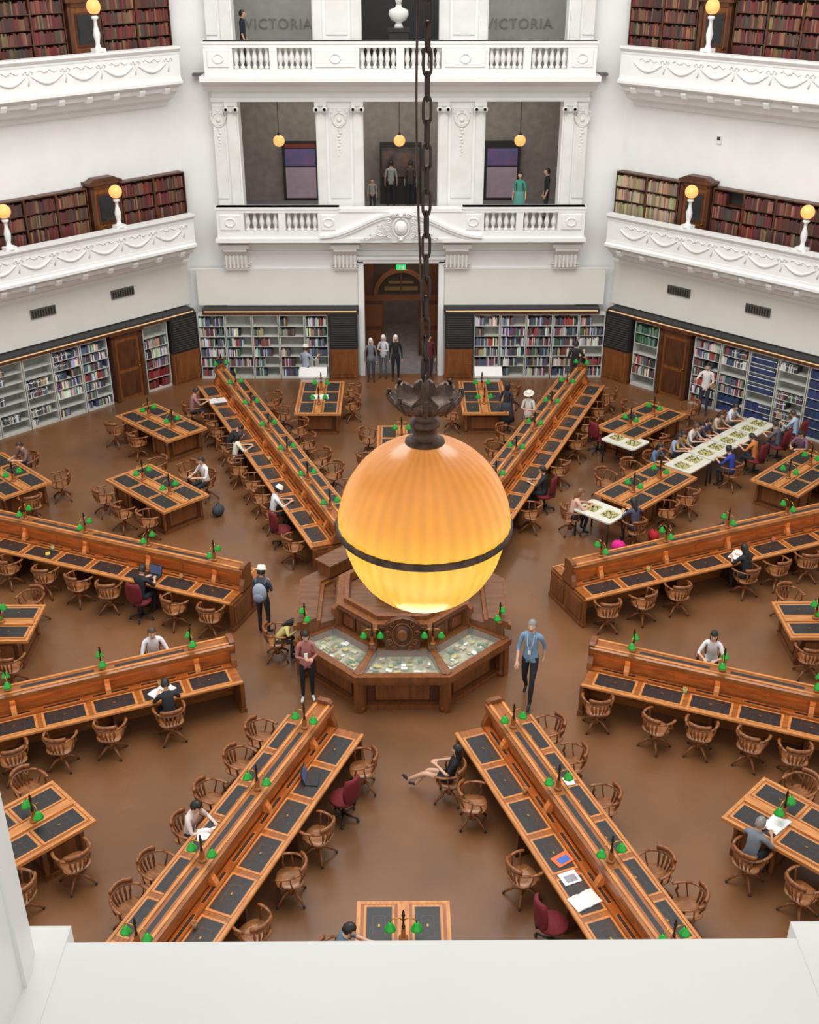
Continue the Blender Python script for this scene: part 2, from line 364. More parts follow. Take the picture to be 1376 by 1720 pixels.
for s in (-1,1):
    for cx,cz,r in ((.4,.25,.12),(.44,-.05,.11),(.38,-.32,.11),(.66,.05,.1),(.66,-.25,.13),(.24,.44,.09),(.9,-.3,.11),(1.12,-.42,.08)):
        mb.tube([(s*(cx+r*(1-k/14)*math.cos(k*.75)),-.02,cz+r*(1-k/14)*math.sin(k*.75)) for k in range(12)],.024,6)
    mb.tube([(s*.4,0,-.35),(s*.8,0,-.25),(s*1.05,0,-.42),(s*1.35,0,-.5)],[.035,.045,.035,.015],6)
mb.sph((0,-.05,.46),.08,10,8); mb.sph((0,-.05,-.44),.07,10,8)
O('scrollwork',mb.mesh('scrollwork',[WHT2]),cr)
balm=MB().lathe([(.05,0),(.075,.02),(.075,.07),(.04,.1),(.05,.16),(.085,.26),(.08,.34),(.045,.48),(.04,.54),(.07,.57),(.07,.62)],10).mesh('baluster',[WHT2])
def balus(n,x0,x1,z,y,label,groups):
    r=root('trim_%d'%n,((x0+x1)/2,y,z),0,label,'balustrade',kind='structure'); w=(x1-x0)/2
    mb=MB().box(-w,w,-.16,.16,0,.2).box(-w,w,-.17,.17,.82,1.0).box(-w-.03,w+.03,-.2,.2,.93,1.0)
    O('rail',mb.mesh('rail',[WHT]),r)
    pos=[]; mp=MB()
    for (a,b,k) in groups:
        a-=(x0+x1)/2; b-=(x0+x1)/2
        for i in range(k): pos.append(a+(b-a)*(i+.5)/k)
    allg=sorted([(a-(x0+x1)/2,b-(x0+x1)/2) for a,b,k in groups]); cur=-w
    for a,b in allg+[(w,w)]:
        if a-cur>.03: mp.box(cur,a,-.16,.16,.2,.82)
        if a-cur>.6: mp.box(cur+.12,a-.12,-.2,-.16,.28,.75); mp.tube([((cur+a)/2+.16*math.cos(q),-.2,.52+.13*math.sin(q)) for q in [k*.628 for k in range(10)]],.03,6,closed=True)
        cur=b
    O('pedestal',mp.mesh('pedestal',[WHT]),r)
    for p in pos: O('baluster',balm,r,loc=(p,0,.2))
balus(n,-5.98,-2.0,5.0,A-.82,'white stone balustrade beneath an opening',[(-5.1,-3.98,5),(-3.75,-2.7,5)]); n+=1
balus(n,2.0,5.98,5.0,A-.82,'white stone balustrade beneath an opening',[(2.7,3.75,5),(3.98,5.1,5)]); n+=1
balus(n,-5.98,5.98,9.98,A-.9,'long white stone balustrade of the upper gallery',[(-5.1,-3.98,6),(-3.75,-2.7,6),(-1.25,-.12,6),(.12,1.25,6),(2.7,3.75,6),(3.98,5.1,6)]); n+=1
def txt(s,size,m,name):
    c=bpy.data.curves.new(name,'FONT'); c.body=s; c.size=size; c.extrude=.01; c.align_x='CENTER'; c.space_character=1.1
    t=bpy.data.objects.new('tmp',c); COL.objects.link(t); bpy.context.view_layer.update()
    me=bpy.data.meshes.new_from_object(t.evaluated_get(bpy.context.evaluated_depsgraph_get())); bpy.data.objects.remove(t)
    me.materials.clear(); me.materials.append(m); return me
LET=mat('wall_lettering',rgb(120,119,111),0.6)
for x in (-4.05,3.95):
    O('wall_lettering',txt('VICTORIA',.46,LET,'lettering'),loc=(x,A+2.97,11.0),rot=(R(90),0,0),label='grey capital letters spelling VICTORIA on the gallery wall',cat='lettering')
PUR=mat('purple_picture',rgb(112,86,128),0.5,col2=rgb(80,84,130),scale=3,emit=0.06,ecol=rgb(150,110,160)); PNK=mat('pink_floor_reflection',rgb(176,158,172),0.6)  # pale pink colour imitates the floor's reflection
ORG=mat('orange_banner',rgb(130,50,34),0.5)
for x,nm_ in ((-3.65,'lit exhibition picture in shades of purple with red top'),(3.7,'purple exhibition picture in a dark frame')):
    r=root('exhibition_picture',(x,A+4.6,5.0),0,nm_,'picture')
    O('frame',MB().box(-.65,.65,-.06,.08,0,2.1).mesh('frame',[DARK2]),r)
    O('picture_panel',MB().box(-.55,.55,-.09,-.06,1.25,1.85).mesh('p',[PUR]),r)
    O('painted_reflection',MB().box(-.55,.55,-.09,-.06,0.1,1.2).mesh('p',[PNK]),r)  # pinkish floor reflection painted as a flat panel below the picture
    if x<0: O('banner',MB().box(-.55,.55,-.1,-.06,1.9,2.02).mesh('p',[ORG]),r)
r=root('display_cabinet',(0,A+3.9,5.0),0,'dark framed display cabinet in the central gallery opening','cabinet')
O('body',MB().box(-.75,.75,0,.5,0,.9).box(-.75,-.68,0,.5,.9,2.0).box(.68,.75,0,.5,.9,2.0).box(-.75,.75,0,.5,2.0,2.1).mesh('b',[DARK2]),r)
O('glass_pane',MB().box(-.68,.68,.1,.12,.95,1.95).mesh('g',[mat('smoky_panel',rgb(110,84,70),.2,col2=rgb(60,60,70),scale=3)]),r)
for x in (-4.05,-.04,3.98):
    r=root('pendant_globe',(x,A+1.2,7.7),0,'small amber globe pendant light on a thin rod','lamp',group='gallery pendant globes')
    O('globe_shade',MB().sph((0,0,0),.19,16,12).mesh('g',[ORB]),r)
    O('rod',MB().lathe([(.07,.16),(.05,.22),(.02,.25),(.012,.27),(.012,2.05)],10).mesh('rod',[BRZ]),r)
r=root('bust',(-.05,A+1.2,9.97),0,'white marble portrait bust on a dark plinth','bust')
O('plinth',MB().box(-.3,.3,-.3,.3,0,1.1).box(-.35,.35,-.35,.35,1.1,1.2).mesh('pl',[DARK2]),r)
mb=MB().lathe([(.16,1.2),(.12,1.28),(.1,1.36),(.24,1.42),(.32,1.58),(.3,1.72),(.1,1.8),(.08,1.9)],14,sy=.7).sph((0,-.02,2.02),.13,12,10,sc=(.85,1,1.2)).sph((0,-.15,2.0),.025,8,6,sc=(1,1.2,1.6))
O('bust_figure',mb.mesh('bust',[WHT2]),r)

# ------------------------------------------------------------ books and shelves
BOOKS=[]
PALG=[(64,76,100),(84,104,128),(112,58,54),(150,66,58),(200,196,186),(214,210,202),(70,104,84),(52,52,58),(92,92,98),(164,164,164),(80,84,112),(172,146,108),(130,134,144),(226,224,218),(84,64,58),(188,186,180),(54,66,84)]
PALR=[(100,36,36),(112,44,40),(82,34,32),(74,44,36),(92,62,48),(66,44,36),(112,78,56),(98,40,42),(70,60,52),(128,96,70)]
PALC=[(168,150,118),(150,132,104),(178,160,132),(130,112,90)]
def fill(a,x0,x1,y,z,hmax,d,pal,dens,kind,wr=(.022,.05)):
    x=x0; run=random.choice(pal)
    if random.random()>dens and random.random()<.35: return
    gap_end = x1 if random.random()<dens else x0+(x1-x0)*random.uniform(.25,.85)
    solid=dens>.93
    hole=random.uniform(x0,x1) if kind=='g' and not solid and random.random()<.5 else None
    while x<gap_end-.05:
        if hole is not None and x>hole: x+=random.uniform(.05,.16); hole=None; continue
        w=random.uniform(*wr); h=(hmax*.86 if solid else hmax*random.uniform(.62,.9)) if kind=='g' else hmax*random.uniform(.74,.96)
        if random.random()<.35: run=random.choice(pal)
        c=run if random.random()<.6 else random.choice(pal)
        c=tuple(max(0,min(255,k*random.uniform(.85,1.15))) for k in c)
        BOOKS.append((a,x,min(x+w,x1),y,d*random.uniform(.85,1),z,h,c,kind)); x+=w+.002
def bookcase(a,x0,x1,z0,z1,rows,d,frame,shelfm,backm,pal,dens,label,kind,yback,wr=(.022,.05)):
    xc=(x0+x1)/2; w=(x1-x0)/2; H=z1-z0
    r=root('bookcase',W(a,xc,yback-d,z0),-R(a),label,'bookcase')
    t=.03
    O('frame',MB().box(-w,-w+t,0,d,0,H).box(w-t,w,0,d,0,H).box(-w+t,w-t,0,d,H-.04,H).box(-w+t,w-t,0,d,0,.08).mesh('frame',[frame]),r)
    O('back_panel',MB().box(-w+t,w-t,d-.015,d-.004,.08,H-.04).mesh('back',[backm]),r)
    sh=(H-.12)/rows
    for i in range(rows):
        if i>0: O('shelf',MB().box(-w+t,w-t,.0,d-.016,.08+i*sh-.02,.08+i*sh).mesh('shelf',[shelfm]),r)
        fill(a,x0+t+.01,x1-t-.01,yback-d+.015,z0+.081+i*sh,sh-.035,d-.05,pal if not callable(pal) else pal(i),dens,kind,wr)
BLUE=[(44,58,94),(48,64,102),(40,52,84)]
GRNP=[(50,94,70),(66,106,82),(44,76,60),(110,130,110)]
REDP=[(120,30,36),(104,32,34),(134,66,54)]
def cabinet(a,x0,x1,label,yf=A-.55):
    xc=(x0+x1)/2; w=(x1-x0)/2
    r=root('vent_cabinet',W(a,xc,yf,0),-R(a),label,'cabinet')
    O('body',MB().box(-w,w,0,.5,0,1.12,0).box(-w,w,.0,.5,1.12,2.4,1).mesh('b',[WOODV,BLK]),r)
    dd=O('door',MB().box(-w+.06,w-.06,-.03,0,.1,1.05,0).box(-w+.16,w-.16,-.045,-.03,.22,.93,0).mesh('d',[WOODV]),r)
    O('knob',MB().sph((w-.11,-.045,.6),.02,8,6).mesh('k',[BRASS]),dd)
    mb=MB()
    for i in range(14): mb.box(-w+.06,w-.06,-.03,.0,1.2+i*.08,1.24+i*.08)
    O('louvre',mb.mesh('l',[mat('dark_louvre',rgb(62,58,54),.5)]),r)
def door(a,xc,z0,w,h,yf,label,ped=True):
    r=root('wooden_door',W(a,xc,yf,z0),-R(a),label,'door')
    mb=MB().box(-w/2,-w/2+.12,0,.4,0,h).box(w/2-.12,w/2,0,.4,0,h).box(-w/2,w/2,0,.4,h-.12,h).box(-w/2-.06,w/2+.06,-.06,.4,h,h+.09)
    if ped: mb.ext([(-w/2-.02,h+.09),(w/2+.02,h+.09),(w/2-.2,h+.2),(-w/2+.2,h+.2)],'y',-.03,.3)
    O('door_frame',mb.mesh('f',[WOODD]),r)
    mb=MB().box(-w/2+.12,w/2-.12,.05,.1,0,h-.12)
    iw=w/2-.22
    for z1,z2 in ((.15,h*.42),(h*.48,h-.28)): mb.box(-iw,iw,.03,.05,z1,z2,1)
    lf=O('door_leaf',mb.mesh('l',[WOODV,WOODD]),r)
    if ped: O('glass_pane',MB().box(-iw+.05,iw-.05,.02,.03,h*.52,h-.33).mesh('g',[mat('dark_door_glass',rgb(40,40,42),.15)]),lf)
    O('door_knob',MB().sph((iw+.04,0.02,h*.47),.035,10,8).mesh('k',[BRASS]),lf)
bx=[-6.95,-6.02,-5.1,-4.18,-3.3,-2.5]
for i in range(5):
    bookcase(0,bx[i],bx[i+1]-.02,0,2.3,6,.34,SHELF,SHELF,SHBK,PALG,[.75,.7,.2,.1,.7][i],'pale metal bookshelf with mixed books along the wall','g',A-.31)
for i in range(5):
    x0=2.5+i*.9
    bookcase(0,x0,x0+.88,0,2.3,6,.34,SHELF,SHELF,SHBK,PALG,.82,'pale metal bookshelf filled with mixed books','g',A-.31)
cabinet(0,-2.46,-1.5,'oak cabinet with dark louvred vent beside the doorway',A-.82)
cabinet(0,1.5,2.46,'oak cabinet with dark louvred vent beside the doorway',A-.82)
for mr,a in ((1,-45),(-1,45)):
    def X(s): return mr*(HS-s)
    def iv(s0,s1): return tuple(sorted((X(s0),X(s1))))
    x0,x1=iv(.3,1.35); cabinet(a,x0,x1,'oak corner cabinet with dark louvred upper vent')
    x0,x1=iv(1.42,2.38); bookcase(a,x0,x1,0,2.3,6,.4,SHELF,SHELF,SHBK,(lambda i:(REDP if i<2 else PALG)) if mr==1 else (lambda i:(GRNP if i>3 else PALG)),.8,'pale metal bookshelf with bound volumes beside the door','g',A)
    door(a,X(3.05),0,1.15,2.3,A-.5,'panelled oak door between the ground-floor shelves',False)
    for k in range(5):
        s0=3.75+k*1.0
        x0,x1=iv(s0,s0+.97)
        if mr==1: pal=PALG; dn=[.8,.75,.5,.12,.25][k]
        else: pal=[PALG,lambda i:(BLUE if i<2 else PALG),BLUE,PALG,BLUE][k]; dn=[.85,.8,.97,.12,.97][k]
        bookcase(a,x0,x1,0,2.3,7,.42,SHELF,SHELF,SHBK,pal,dn,'pale metal bookshelf holding %s'%('dark blue binders' if pal is BLUE else 'mixed books'),'g',A,(.04,.06) if pal is BLUE else (.022,.05))
    for zb,ztop in ((4.75,7.0),(9.85,12.35)):
        for s0,s1 in ((.12,1.3),(1.3,2.5),(3.7,4.75),(4.75,5.8),(5.8,6.85),(6.85,7.9),(7.9,9.0)):
            x0,x1=iv(s0,s1); pal=PALR
            if mr==-1 and zb<5 and s0<2: pal=PALC
            bookcase(a,x0,x1,zb,ztop,5 if zb<5 else 6,.32,WOODD,WOODD,DARK2,pal,.97,'dark wooden balcony bookcase of old %s volumes'%('tan' if pal is PALC else 'red and brown'),'u',A-.01,(.03,.06))
        door(a,X(3.1),zb,1.05,2.3,A-.4,'panelled dark oak door between balcony bookcases')
def canopy(a,x0,x1,yw,dp):
    r=root('shelf_canopy',W(a,(x0+x1)/2,yw,2.42),-R(a),'slim dark trim with warm light strip above the shelves','canopy')
    w=(x1-x0)/2
    O('canopy_board',MB().ext([(0,0),(-dp,.0),(-dp,.05),(-dp+.05,.08),(0,.1)],'x',-w,w).mesh('c',[BLK]),r)
    O('light_strip',MB().box(-w+.06,w-.06,-dp-.02,-dp,.0,.03).mesh('ls',[STRIPC]),r)
    O('trim_rail',MB().box(-w,w,-dp-.02,-dp+.01,-.09,-.005).mesh('tr',[WOODD]),r)
canopy(0,-6.75,-1.46,A-.3,.4); canopy(0,1.46,6.75,A-.3,.4)
canopy(-45,-5,6.85,A,.5); canopy(45,-6.85,5,A,.5)
mb=MB(); mb.box(-HS+.25,-1.46,-.33,-.3,2.55,3.78).box(1.46,HS-.25,-.33,-.3,2.55,3.78)
trim(n,mb,'cream panel band above the ground-floor shelves',[CREAM]); n+=1
for a in (-45,45):
    mb=MB().box(-HS+.15,HS-.15,-.06,0,2.55,3.95).box(-HS+.1,HS-.1,-.09,0,3.95,4.02)
    trim(n,mb,'cream panel band above the ground-floor shelves',[CREAM,WHT])
    o=bpy.data.objects['trim_%d'%n]; o.location=W(a,0,A,0); o.rotation_euler=(0,0,-R(a)); n+=1
ventm=MB().box(-.42,.42,-.03,.02,-.14,.14,0)
for i in range(9): ventm.box(-.38+i*.09,-.35+i*.09,-.05,-.03,-.1,.1,1)
ventm=ventm.mesh('vent',[mat('vent_grey',rgb(90,86,80),.5),BLK])
for mr,a in ((1,-45),(-1,45)):
    for s in (2.75,5.6):
        O('wall_vent',ventm,loc=W(a,mr*(HS-s),A-.09,3.5),rz=-R(a),label='dark metal ventilation grille on the cream wall band',cat='vent',group='wall vents')
O('wall_sensor',MB().box(-.08,.08,-.05,0,-.12,.12).box(-.05,.05,-.06,-.05,-.02,.08,1).mesh('s',[PAPER,DARK2]),loc=W(45,-HS+3.5,A-.001,8.35),rz=-R(45),label='small white sensor box on the wall',cat='sensor')

gar=MB(); pts=[];rad=[]
for i in range(19):
    t=i/18; pts.append((-.5+1.0*t,-.008,.1-.22*math.sin(math.pi*t))); rad.append(.018+.022*math.sin(math.pi*t)+(.01 if i%2 else 0))
gar.tube(pts,rad,7)
gar.tube([(-.3+.6*i/8,-.008,.2+.045*math.sin(i*math.pi/2)) for i in range(9)],.016,6)
gar.sph((0,-.01,.2),.045,8,6,sc=(1,.5,1))
gar.sph((.58,-.01,.17),.055,10,6,sc=(1,.5,1)); gar.tube([(.58,-.008,.12),(.6,-.008,0),(.56,-.008,-.14)],[.025,.018,.028],6)
for s in (-1,1): gar.tube([(.58,-.008,.17),(.58+s*.08,-.008,.24),(.58+s*.16,-.008,.18),(.58+s*.11,-.008,.13)],[.016,.022,.016,.01],6)
gar=gar.mesh('garland',[WHT2])
modm=MB().ext([(0,0),(-.3,.02),(-.36,.14),(-.36,.2),(0,.2)],'x',-.09,.09).mesh('modillion',[WHT])
lamppost=[(.16,0),(.17,.06),(.1,.1),(.07,.16),(.06,.22),(.09,.36),(.1,.46),(.05,.66),(.05,.78),(.1,.82),(.1,.86),(.05,.9)]
for mr,a in ((1,-45),(-1,45)):
    for zt in (5.8,10.85):
        L=6.8
        r=root('balcony',W(a,0,A,zt-1.0),-R(a),'white plaster balcony with festoon garlands along the parapet','balcony')
        P=[(0,.0),(-.86,.0),(-.86,.82),(-.78,.84),(-.78,1.0),(-1.08,1.0),(-1.08,.93),(-1.02,.86),(-.99,.84),(-.99,.78),(-.975,.78),(-.975,.14),(-.99,.14),(-.99,.06),(-1.07,.02),(-1.07,-.06),(-.98,-.12),(-.84,-.18),(-.8,-.3),(-.62,-.38),(-.5,-.55),(-.15,-.68),(-.12,-.8),(0,-.8)]
        O('parapet',MB().ext(P,'x',-L,L).mesh('parapet',[WHT]),r)
        for i in range(11): O('garland',gar,r,loc=(-5.8+1.16*i,-.975,.45))
        for i in range(15): O('modillion',modm,r,loc=(-6.3+.9*i,-.6,-.36))
        for s in ((3.08,6.75,10.4) if mr==1 else (3.3,7.1,10.9)):
            x=mr*(HS-s)
            q=root('balcony_lamp',W(a,x,A-.92,zt),-R(a),'white turned lamp post with amber glass globe on balcony rail','lamp',group='balcony globe lamps')
            q.scale=(1,1,1.0 if zt<7 else 1.1)
            O('post',MB().box(-.17,.17,-.13,.13,0,.1).lathe(lamppost,12).mesh('post',[WHT]),q)
            O('globe_shade',MB().sph((0,0,1.1),.2,16,12).mesh('g',[ORB]),q)
            O('collar',MB().lathe([(.06,.89),(.09,.92),(.05,.95)],10).mesh('c',[BRZ]),q)

fw=Vector((0,math.cos(R(27.73)),-math.sin(R(27.73)))); cl=Vector((0,-20.8,14.39))
def infov(p):
    d=Vector(p)-cl; z=d.dot(fw); return (z,abs(d.x/z)<.352)
cand=[]
for i,b in enumerate(BOOKS):
    if b[8]=='g' and b[0]!=0:
        z,ok=infov(W(b[0],b[1],b[3],b[5]))
        if ok: cand.append((z,i))
cand.sort(); ind=set(i for z,i in cand[:300])
bkmesh={}
def quant(c): return min(PALG+BLUE+GRNP+REDP,key=lambda p:sum((p[k]-c[k])**2 for k in range(3)))
def cname(c):
    r,g,b=c
    if max(c)-min(c)<22: return 'white' if r>170 else ('grey' if r>60 else 'black')
    if r>g and r>b: return 'tan' if g>90 else 'dark red'
    return 'green' if g>b else 'navy blue'
for i in sorted(ind):
    a,x0,x1,y,d,z,h,c,k=BOOKS[i]; q=quant(c); wq=int((x1-x0)*200)/200; hq=min(h,round(h*50)/50)
    wq=max(wq,.015)
    key=(q,wq,round(hq,3))
    if key not in bkmesh:
        mb=MB()
        mb.box(-wq/2,-wq/2+.004,.004,d,0,hq,0).box(wq/2-.004,wq/2,.004,d,0,hq,0).box(-wq/2,wq/2,0,.004,0,hq*.7,0).box(-wq/2,wq/2,0,.004,hq*.7,hq*.8,1).box(-wq/2,wq/2,0,.004,hq*.8,hq,0).box(-wq/2+.004,wq/2-.004,.004,d-.006,.004,hq-.006,1)
        bkmesh[key]=mb.mesh('book',[mat('book_cloth_%d_%d_%d'%q,rgb(*q),.6),PAPER])
    O('book',bkmesh[key],loc=W(a,(x0+x1)/2,y,z),rz=-R(a),label='%s hardback book standing upright on a metal shelf'%cname(q),cat='book',group='books on the ground-floor shelves')
vs=[];fs=[];cs=[]
for i,b in enumerate(BOOKS):
    if i in ind: continue
    a,x0,x1,y,d,z,h,c,k=b; o=len(vs)
    for zz in (z,z+h):
        for (x,yy) in ((x0,y),(x1,y),(x1,y+d),(x0,y+d)): vs.append(W(a,x,yy,zz))
    fs+= [tuple(q+o for q in f) for f in ((4,5,6,7),(0,1,5,4),(1,2,6,5),(3,0,4,7))]
    cs+=[rgb(*c)]*8
me=bpy.data.meshes.new('books'); me.from_pydata(vs,[],fs); me.materials.append(BOOKM)
at=me.color_attributes.new('Col','FLOAT_COLOR','POINT')
at.data.foreach_set('color',[k for c in cs for k in c])
O('books',me,label='rows of assorted cloth-bound books filling the wall shelves',cat='books',group='books on the wall shelves',kind='stuff')

# ------------------------------------------------------------ desks (spokes)
L=11.55; R0=3.85
blot=MB().box(-.235,.235,-.42,.42,0,.006,0).box(-.195,.195,-.375,.375,.006,.011,1).box(-.1,.1,-.2,.2,.011,.0125,2).box(-.09,.09,-.19,.19,.0125,.014,1).cbox(.0,-.0,.018,.025,.05,.01,3)
blot=blot.mesh('leather_blotter',[WOODL,LEA,WOODD,BRASS])
top=MB().box(.1,.78,0,L,.735,.775,0).ext([(.76,.715),(.8,.73),(.8,.77),(.785,.785),(.74,.785),(.74,.715)],'y',-.01,L+.01,1).box(.1,.25,.02,L-.02,.775,.82,0)
for k in range(12): top.box(.15,.205,.25+k*.94,.95+k*.94,.82,.824,2); top.box(.14,.215,.24+k*.94,.96+k*.94,.82,.822,1)
topm=top.mesh('desktop',[WOOD,WOODL,LEA])
mb=MB().box(-.08,.08,.02,L-.02,0,1.2,0)
for k in range(7):
    y=.75+k*1.78
    if y<L:
        for s in (-1,1):
            P=[(s*.08,.82),(s*.22,.82),(s*.2,.9),(s*.14,1.0),(s*.13,1.12),(s*.14,1.2),(s*.08,1.2)]
            mb.ext(P,'y',y-.05,y+.05,1)
for k in range(6):
    y0=.9+k*1.78
    for s in (-1,1):
        a,b=sorted((s*.08,s*.092)); mb.box(a,b,y0,y0+1.48,.86,.89,0); mb.box(a,b,y0+.72,y0+.76,.9,1.12,0)
divm=mb.mesh('divider',[WOOD,WOODL])
mb=MB().ext([(-.18,1.2),(.18,1.2),(.185,1.165),(.2,1.165),(.2,1.27),(.16,1.29),(-.16,1.29),(-.2,1.27),(-.2,1.165),(-.185,1.165)],'y',-.02,L+.02,0)
for s in (-1,1): mb.box(min(s*.1,s*.15),max(s*.1,s*.15),0,L,1.29,1.31,1)
for k in range(6): mb.box(-.04,.04,.95+k*1.78,.95+k*1.78+1.38,1.29,1.294,2)
capm=mb.mesh('ridge_cap',[WOOD,WOODL,LEA])
supm=MB().box(-.7,-.1,-.03,.03,0,.735,0).box(.1,.7,-.03,.03,0,.735,0).box(-.74,.74,-.05,.05,0,.08,0).mesh('support_panel',[WOODD])
mb=MB().box(-.76,.76,-.04,.04,0,.72,0).box(-.78,.78,-.06,.06,0,.1,0)
for s in (-1,1):
    a,b=sorted((s*.12,s*.68)); mb.box(a,b,-.06,-.04,.16,.64,0); a,b=sorted((s*.2,s*.6)); mb.box(a,b,-.065,-.06,.22,.58,0)
mb.ext([(-.26,.78),(.26,.78),(.22,.92),(.15,1.05),(.17,1.2),(.17,1.33),(.11,1.38),(-.11,1.38),(-.17,1.33),(-.17,1.2),(-.15,1.05),(-.22,.92)],'y',-.05,.06,0)
endm=mb.mesh('end_panel',[WOODV])
stm=MB().box(-.01,.01,.1,L-.1,0,.01).mesh('light_strip',[STRIP])
lm_base=MB().lathe([(.065,0),(.065,.03),(.04,.05)],12).box(-.03,.03,-.03,.03,.04,.2).mesh('lamp_base',[WOOD])
lm_post=MB().lathe([(.022,.2),(.027,.24),(.014,.28),(.015,.4),(.028,.44),(.015,.47),(.02,.5),(1e-4,.55)],10).mesh('lamp_post',[BRZ])
arm=MB().tube([(0,0,.34),(.06,0,.39),(.13,0,.38),(.175,0,.34),(.18,0,.29)],.009,6).mesh('lamp_arm',[BRASS])
shd=MB().lathe([(1e-4,.075),(.02,.075),(.034,.062),(.042,.04),(.054,.015),(.074,-.02),(.084,-.045),(.078,-.045),(.068,-.02),(.048,.012),(.03,.04)],18).mesh('lamp_shade',[GRN])
blb=MB().sph((0,0,-.01),.028,8,6).mesh('bulb',[mat('bulb_glass',rgb(255,244,210),.3,emit=.6,ecol=rgb(255,230,150))])
def mklamp():
    r=root('desk_lamp',(0,0,-50),0,'wood-and-brass reading lamp with two green glass shades','lamp',group='green reading lamps')
    O('lamp_base',lm_base,r); O('lamp_post',lm_post,r)
    for s in (0,math.pi):
        O('lamp_arm',arm,r,rz=s); c=math.cos(s)
        sh_=O('lamp_shade',shd,r,loc=(.18*c,0,.23)); O('bulb',blb,sh_)
    return reg(r)
LAMP=mklamp()
def nm(a): return (a+180)%360-180
SPK={}
for k in range(8):
    a=nm(22.5+45*k); r_=R0+{67.5:.3,112.5:.35,-112.5:-.05}.get(a,0); x,y=pol(a,r_); SPK[a]=(x,y,a)
SPK[157.5]=(SPK[157.5][0]+.26,SPK[157.5][1],159.7)
def on(a,r_,p):
    x0,y0,z_=SPK[a]; s_,c_=math.sin(R(z_)),math.cos(R(z_))
    return (x0+(r_-R0)*s_+p*c_, y0+(r_-R0)*c_-p*s_)
def lampat(x,y,z,rz,label=None,sc=1.0): return dup(LAMP,(x,y,z),rz,label,scale=(sc,sc,sc))
first=None
for a,(x,y,az) in SPK.items():
    if first is None:
        first=root('long_reading_desk',(x,y,0),-R(az),'long double-sided oak reading desk with black leather blotters','desk',group='radiating reading desks')
        O('desktop',topm,first)
        O('desktop',topm,first,loc=(0,L,0),rz=math.pi)
        dv=O('divider',divm,first); O('ridge_cap',capm,first)
        for s in (-1,1):
            for k in range(12): O('leather_blotter',blot,first,loc=(s*.49,.6+k*.94,.775))
            O('light_strip',stm,dv,loc=(s*.17,0,1.19))
        for k in range(5): O('support_panel',supm,first,loc=(0,.75+1.78*(k+1),0))
        O('end_panel',endm,first,loc=(0,0,0)); O('end_panel',endm,first,loc=(0,L,0),rz=math.pi)
        reg(first)
    else: dup(first,(x,y,0),-R(az))
    for k in range(7):
        r_=R0+.8+k*1.77
        if abs(a)>100 and r_>12: continue
        if abs(a)>150 and r_>10.5: continue
        lx,ly=on(a,r_,0)
        lampat(lx,ly,1.29,-R(az),'green-shaded reading lamp on the desk ridge')
# ------------------------------------------------------------ tables
tt=MB().box(-.68,.68,-1.33,1.33,.74,.78,0)
tt.box(-.72,.72,-1.37,-1.31,.72,.785,1).box(-.72,.72,1.31,1.37,.72,.785,1).box(-.72,-.66,-1.31,1.31,.72,.785,1).box(.66,.72,-1.31,1.31,.72,.785,1).box(-.09,.09,-1.3,1.3,.78,.8,1)
ttm=tt.mesh('tabletop',[WOOD,WOODL])
pd=MB().box(-.58,.58,-.35,.35,0,.74,0).box(-.62,.62,-.39,.39,0,.09,1).box(-.62,.62,-.39,.39,.66,.74,1)
for s in (-1,1):
    for t in (-1,1): pd.lathe([(.06,.09),(.04,.15),(.055,.3),(.04,.5),(.06,.66)],10,1,Matrix.Translation((s*.58,t*.35,0)))
    pd.box(-.42,.42,min(s*.35,s*.37),max(s*.35,s*.37),.18,.58,1); pd.box(min(s*.58,s*.6),max(s*.58,s*.6),-.22,.22,.18,.58,1)
pdm=pd.mesh('pedestal',[WOODD,WOODV])
def mktable():
    r=root('reading_table',(0,0,-50),0,'oak reading table with black leather blotters and pedestals','table',group='reading tables')
    O('tabletop',ttm,r); O('pedestal',pdm,r,loc=(0,-.78,0)); O('pedestal',pdm,r,loc=(0,.78,0))
    for s in (-1,1):
        for k in (-1,0,1): O('leather_blotter',blot,r,loc=(s*.37,k*.87,.78))
    return reg(r)
TAB=mktable(); TABS=[]
def table(a,r_,ori,dx=0):
    x,y=pol(a,r_); x+=dx; dup(TAB,(x,y,0),-R(ori)); TABS.append((x,y,ori))
    for s in (-.62,.62):
        lampat(x+s*math.sin(R(ori)),y+s*math.cos(R(ori)),.8,-R(ori),'green-shaded reading lamp in the middle of a table',1.1)
for a in (0,45,-45,90,-90,135,-135,180): table(a,9.3,a,{90:.32,135:.32,-135:-.1}.get(a,0))
for a,o in ((11.3,0),(-11.3,0),(33.5,45),(56,45),(-33.5,-45),(-56,-45)): table(a,13.2,o)
GW=mat('white_tabletop',rgb(210,208,194),.4); GB=mat('board_pattern',rgb(200,190,110),.5,col2=rgb(60,60,60),scale=14)
def game(x,y,rz,label):
    r=root('game_table',(x,y,0),rz,label,'table',group='board game tables')
    O('tabletop',MB().cbox(0,0,.75,.85,1.15,.04,ch=.05).mesh('t',[GW]),r)
    for sx in (-1,1):
        for sy in (-1,1): O('leg',MB().lathe([(.025,0),(.02,.73)],8,M=Matrix.Translation((sx*.36,sy*.5,0))).mesh('leg',[BLK]),r)
    for dy in (-.28,.28):
        b=O('game_board',MB().box(-.19,.19,dy-.19,dy+.19,.77,.782).mesh('board',[GB]),None,loc=(x,y,0),rz=rz,label='patterned game board with pieces lying on a white table',cat='board game')
        for k in range(12):
            px,py=-.14+.093*(k%4)+random.uniform(-.02,.02),dy-.12+.12*(k//4)+random.uniform(-.02,.02)
            O('game_piece',MB().lathe([(.014,.782),(.01,.79),(.006,.81),(.009,.82),(1e-4,.826)],6,0,Matrix.Translation((px,py,0))).mesh('piece',[PAPER if k%2 else BLK]),b)
